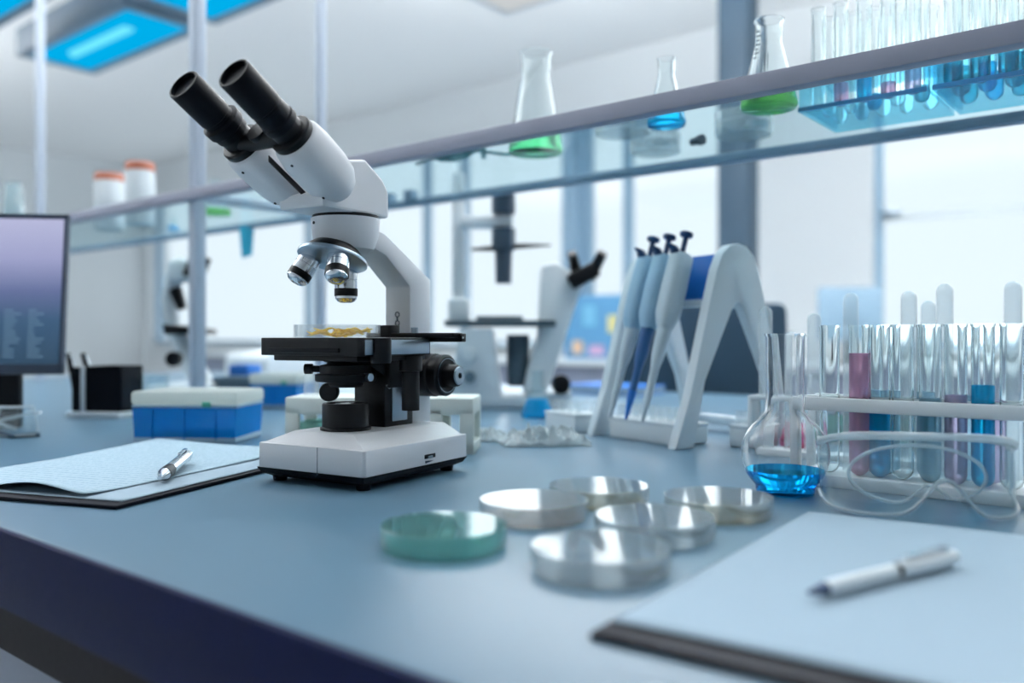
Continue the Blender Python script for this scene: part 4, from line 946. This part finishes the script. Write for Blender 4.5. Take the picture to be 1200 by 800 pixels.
# ------------------------------------------------------------------ monitor
def monitor():
    Y = 1.34; br = P(72, 440, Y-0.02); tr = P(80, 250, Y+0.012)
    W_, H_ = 0.52, 0.262
    t = thing('monitor', 'computer monitor with a violet-blue screen at the picture edge', 'monitor', (br.x-W_/2-0.030, Y+0.035, TZ), math.radians(7))
    tl = R(-math.radians(6), 'X'); base = T(0, -0.03, br.z-TZ)
    b = B(); b.box((0, 0.006, H_/2), (W_, 0.012, H_), 0.003, base @ tl); b.box((0, 0.022, H_/2), (W_*0.7, 0.024, H_*0.7), 0.008, base @ tl); b.build('back_shell', 'screenframe', t)
    b = B()
    for c, d in (((0, -0.001, 0.008), (W_, 0.004, 0.016)), ((0, -0.001, H_-0.004), (W_, 0.004, 0.008)), ((-W_/2+0.005, -0.001, H_/2), (0.010, 0.004, H_)), ((W_/2-0.003, -0.001, H_/2), (0.006, 0.004, H_))): b.box(c, d, 0, base @ tl)
    b.build('bezel', 'screenframe', t)
    b = B(); b.box((0.001, -0.0005, H_/2+0.004), (W_-0.014, 0.002, H_-0.024), 0, base @ tl); s = b.build('screen', 'screen', t)
    b = B(); random.seed(11)
    for i in range(14):
        for col in (0.12, 0.168, 0.205):
            ln = 0.008+random.random()*0.018; b.box((col+ln/2, -0.0018, 0.028+i*0.0058), (ln, 0.0006, 0.0016), 0, base @ tl)
    b.build('screen_text', emis('screen_print', (110, 140, 165), 0.7), s)
    b = B(); b.box((W_/2-0.19, 0.012, (br.z-TZ)/2+0.031), (0.22, 0.02, br.z-TZ+0.06), 0.004); b.box((W_/2-0.23, 0.05, 0.0065), (0.2, 0.14, 0.012), 0.004); b.build('stand', 'black', t)
    p = G(44, 476); t2 = thing('cable_box', 'small grey-blue box on the bench behind the monitor', 'box', (p.x-0.13, p.y+0.0, TZ), 0.1)
    b = B(); b.box((0, 0, 0.045), (0.09, 0.06, 0.09), 0.004); b.build('case', pm('steel_blue_case', (112, 150, 176), 0.5), t2)
    b = B(); b.box((0, 0, 0.004), (0.10, 0.07, 0.008), 0.002); b.build('foot', 'board', t2)
monitor()

# ------------------------------------------------------------------ jars and notes at the far shelf end
def far_shelf():
    for px, d, h, lb, tt in ((128, 0.074, 0.150, 'white jar with orange lid on the shelf, the lower-looking one of two', 1.10), (164, 0.072, 0.158, 'white jar with orange lid on the shelf beside the tall post', 1.10)):
        p = BT(px, tt, SZ+0.0003); t = thing('jar', lb, 'jar', p, 0, 'orange-lidded jars')
        b = B(); b.lathe([(0, 0), (d/2*0.95, 0), (d/2, 0.004), (d/2, h*0.84), (d/2*0.92, h*0.88), (0, h*0.88)], 36); b.build('body', 'white2', t)
        b = B(); b.lathe([(0, h*0.87), (d/2*1.0, h*0.87), (d/2*1.0, h*0.985), (d/2*0.97, h), (0, h)], 36); b.build('lid', 'orange', t)
    p = BT(16, 1.12, SZ+0.0003); out = [(0, 0), (0.030, 0), (0.033, 0.003), (0.030, 0.15), (0.024, 0.17), (0.024, 0.20), (0.026, 0.205)]
    flask('measuring_cylinder', 'tall clear glass cylinder on the shelf above the monitor', p, out, thin('white_glass', (235, 244, 246), 0.08, 0.8, 0.25), None, 0, 0.0014, cat='cylinder')
    p = BT(291, TR, 0); b = B(); b.prism([(-0.019, 0), (0.021, 0.008), (0.016, -0.072), (-0.012, -0.080)], -0.0004, 0.0004, 'y')
    o = b.build('sticky_note', 'note', loc=(p.x, p.y-0.017, TZ+HS+0.002), rotz=-0.1); tag(o, 'cyan sticky note hanging from the shelf rail', 'note')
far_shelf()

# ------------------------------------------------------------------ second microscope (inverted type)
def inverted():
    Y = 1.84; k = Y/F; p = P(600, 400, Y)
    def X(px): return (px-600)*k
    def Z(py): return CH+(HY-py)*k
    r = thing('inverted_microscope', 'second white microscope with a tall lamp pillar standing beyond the big microscope', 'microscope', (p.x, p.y, TZ), 0.0)
    b = B(); b.box((X(535), 0.07, (Z(370)+Z(196))/2), (0.027, 0.03, Z(196)-Z(370)), 0.003); b.box((X(536), 0.06, Z(362)), (0.046, 0.05, 0.05), 0.006); b.build('lamp_pillar', 'white2', r)
    b = B(); b.box((X(570), 0.05, Z(257)), (0.115, 0.05, 0.024), 0.005); b.build('lamp_arm', 'white2', r)
    b = B(); b.lathe([(0, Z(249)), (0.024, Z(249)), (0.026, Z(245)), (0.026, Z(226)), (0.022, Z(224)), (0, Z(224))], 28, T(X(590), 0.03, 0)); b.lathe([(0, Z(331)), (0.0175, Z(331)), (0.019, Z(294)), (0.026, Z(290)), (0.026, Z(266)), (0, Z(266))], 28, T(X(590), 0.03, 0)); b.build('condenser', 'dkcol' if False else pm('slate_black', (44, 66, 84), 0.4), r)
    b = B(); b.tube([(X(552), 0.02, Z(291)), (X(575), 0.02, Z(290)), (X(610), 0.02, Z(287)), (X(646), 0.02, Z(286))], [0.003, 0.006, 0.006, 0.002], 10); b.build('filter_slider', 'black', r)
    b = B(); b.box(((X(523)+X(650))/2, 0.02, Z(379)), (X(650)-X(523), 0.16, 0.013), 0.003); b.box(((X(553)+X(618))/2, 0.02, Z(373)), (0.10, 0.10, 0.010), 0.003); b.build('stage', pm('slate_stage', (60, 82, 94), 0.5), r)
    # body
    b = B(); b.prism([(X(520), 0), (X(668), 0), (X(668), Z(455)), (X(618), Z(462)), (X(588), Z(462)), (X(578), Z(385)), (X(540), Z(385)), (X(532), Z(440))], -0.06, 0.09, 'y', 0.006); bd = b.build('body', pm('grey_white_enamel', (196, 208, 216), 0.45), r, smooth=30)
    b = B(); b.prism([(X(612), Z(460)), (X(640), Z(460)), (X(662), Z(395)), (X(676), Z(352)), (X(684), Z(330)), (X(652), Z(308)), (X(634), Z(312)), (X(630), Z(395)), (X(618), Z(430))], -0.03, 0.07, 'y', 0.008); b.build('eyepiece_neck', 'white2', r, smooth=30)
    b = B(); b.lathe([(0, Z(452)), (0.022, Z(452)), (0.024, Z(440)), (0.024, Z(392)), (0, Z(392))], 24, T(X(607), 0.0, 0)); b.build('objective_turret', pm('slate_turret', (58, 78, 92), 0.5), r)
    b = B(); b.box((X(683), -0.01, Z(324)), (0.066, 0.09, 0.034), 0.006, T(X(683), 0.01, Z(326)) @ R(-0.5, 'Y') @ T(-X(683), -0.01, -Z(326))); b.build('eyepiece_block', 'black', r)
    for (x0, z0, x1, z1, yy) in ((676, 322, 669, 298, 0.0), (690, 326, 703, 299, -0.03)):
        b = B(); b.tube([(X(x0), yy, Z(z0)), (X((x0+x1)/2), yy-0.015, Z((z0+z1)/2)), (X(x1), yy-0.03, Z(z1))], [0.013, 0.012, 0.0105], 18); b.build('eyepiece', 'black', r)
    b = B(); b.lathe([(0, 0), (0.018, 0), (0.020, 0.004), (0.020, 0.022), (0, 0.024)], 24, T(X(655), -0.055, Z(448)) @ R(PI/2, 'X')); b.build('focus_knob', 'black', r)
    b = B(); b.lathe([(0, 0), (0.012, 0), (0.014, 0.004), (0.014, 0.016), (0, 0.018)], 24, T(X(552), -0.058, Z(414)) @ R(PI/2, 'X')); b.build('lamp_window', 'white2', r)
    b = B(); b.lathe([(0, 0), (0.010, 0), (0.012, 0.003), (0.012, 0.014), (0, 0.016)], 24, T(X(552), -0.058, Z(440)) @ R(PI/2, 'X')); b.build('lamp_knob', pm('slate_knob', (80, 104, 120), 0.5), r)
inverted()

# ------------------------------------------------------------------ microscope seen behind the tall post
def far_microscope():
    Y = 2.05; k = Y/F; p = P(222, 400, Y)
    def X(px): return (px-222)*k
    def Z(py): return CH+(HY-py)*k
    r = thing('microscope', 'white microscope far along the bench, half hidden by the tall post', 'microscope', (p.x, p.y, TZ), 0.0)
    b = B(); b.box((X(222), 0, 0.02), (0.13, 0.18, 0.04), 0.006); b.build('base', 'white2', r)
    b = B(); pts = [(X(232), 0.03, 0.03), (X(212), 0.03, Z(410)), (X(197), 0.03, Z(385)), (X(192), 0.03, Z(350)), (X(198), 0.03, Z(325)), (X(212), 0.03, Z(305))]
    b.tube(pts, [0.03, 0.022, 0.020, 0.020, 0.022, 0.02], 16); b.build('arm', 'white2', r)
    b = B(); b.box((X(216), 0.0, Z(318)), (0.06, 0.06, 0.05), 0.008); b.build('head', 'white2', r)
    for yy in (-0.028, 0.028):
        b = B(); b.tube([(X(226), yy, Z(325)), (X(236), yy, Z(300))], 0.015, 14); b.build('eyepiece', 'black', r)
    b = B(); b.tube([(X(205), 0, Z(338)), (X(214), 0, Z(362))], [0.016, 0.012], 16); b.build('objective', 'black', r)
    b = B(); b.prism([(X(202), Z(380)), (X(243), Z(385)), (X(246), Z(392)), (X(204), Z(392))], -0.06, 0.06, 'y', 0.002); b.build('stage', 'black', r)
    b = B(); b.lathe([(0, 0), (0.018, 0), (0.018, 0.02), (0, 0.02)], 20, T(X(210), -0.02, Z(420)) @ R(PI/2, 'X')); b.build('focus_knob', 'black', r)
far_microscope()

# ------------------------------------------------------------------ chair, far bench and what stands on it
def beyond():
    p = BT(815, 2.52); t = thing('office_chair', 'dark blue office chair behind the pipette stand', 'chair', (p.x, p.y, 0), -0.12)
    b = B(); b.prism([(-0.235, 0.86), (0.235, 0.86), (0.245, 1.0), (0.24, 1.135), (0.225, 1.15), (-0.225, 1.15), (-0.24, 1.135), (-0.245, 1.0)], -0.25, -0.20, 'y', 0.012); b.build('backrest', 'chair', t)
    b = B(); b.box((0, 0.02, 0.56), (0.46, 0.44, 0.08), 0.03); b.build('seat', 'chair', t)
    b = B(); b.box((0, -0.21, 0.74), (0.06, 0.02, 0.36), 0.004); b.build('back_bar', 'black', t)
    b = B(); b.tube([(0, 0.02, 0.10), (0, 0.02, 0.53)], 0.028, 16); b.build('gas_post', 'black', t)
    for k in range(5):
        a = 2*PI*k/5+0.3; b = B(); b.tube([(0, 0.02, 0.12), (0.27*math.cos(a), 0.02+0.27*math.sin(a), 0.075)], [0.025, 0.016], 12); l = b.build('leg', 'black', t)
        b = B(); b.lathe([(0, -0.02), (0.028, -0.02), (0.03, 0), (0.028, 0.02), (0, 0.02)], 18, T(0.28*math.cos(a), 0.02+0.28*math.sin(a), 0.031) @ R(PI/2, 'X')); b.build('caster', 'black2', l)
    # far bench under the windows
    tb0, tb1, s0, s1 = 4.75, 5.42, -8.0, 1.2
    o = thing('lab_bench', 'white bench under the windows along the far wall', 'bench', (0, 0, 0), BR)
    b = B(); b.box(*ubox(s0, s1, tb0, tb1, 0.86, 0.90), bev=0.003); b.build('bench_top', 'white2', o)
    b = B(); b.box(*ubox(s0+0.05, s1-0.05, tb0+0.05, tb1, 0.08, 0.86)); b.build('carcass', 'cab', o)
    def mon(label, px, t_, w_, h_, z, mat):
        p = BT(px, t_); m = thing('monitor', label, 'monitor', (p.x, p.y, 0.9), 0.0)
        b = B(); b.box((0, 0, z+h_/2), (w_, 0.03, h_), 0.008); b.build('back_shell', mat, m)
        b = B(); b.box((0, -0.017, z+h_/2), (w_*0.4, 0.006, h_*0.4), 0.004); b.build('vent_panel', mat, m)
        b = B(); b.box((0, 0.01, z/2+0.05), (0.06, 0.025, z+0.1), 0.003); b.box((0, 0.02, 0.005), (0.22, 0.16, 0.01), 0.003); b.build('stand', 'black', m)
    mon('grey-blue back of a monitor by the far window', 996, 4.9, 0.36, 0.30, 0.13, pm('monitor_grey', (138, 166, 186), 0.5))
    p = BT(706, 4.95); t = thing('noticeboard', 'blue upright board with coloured notes on the far bench', 'board', (p.x, p.y, 0.9), BR)
    b = B(); b.box((0, 0, 0.22), (0.62, 0.02, 0.44), 0.004); b.box((0, 0.04, 0.01), (0.5, 0.12, 0.02), 0.003); b.build('panel', pm('blue_board', (88, 148, 190), 0.6), t)
    for (x, z, w_, h_, c) in ((0.10, 0.24, 0.10, 0.12, (226, 216, 150)), (-0.20, 0.08, 0.09, 0.09, (232, 196, 160)), (-0.04, 0.06, 0.12, 0.07, (214, 176, 208)), (-0.10, 0.30, 0.10, 0.14, (120, 186, 216))):
        b = B(); b.box((x, -0.0125, z), (w_, 0.002, h_)); b.build('note', pm('note_paper', c, 0.7), t)
    p = BT(720, 1.95); t = thing('book', 'pale folder lying on the bench beside the second microscope', 'folder', (p.x, p.y, TZ), BR)
    b = B(); b.box((0, 0, 0.012), (0.22, 0.15, 0.018), 0.002); b.build('pages', 'paper', t)
    b = B(); b.box((0, 0, 0.022), (0.225, 0.155, 0.003), 0.001); b.box((0, 0, 0.0015), (0.225, 0.155, 0.003), 0.001); b.build('cover', 'royal', t)
beyond()
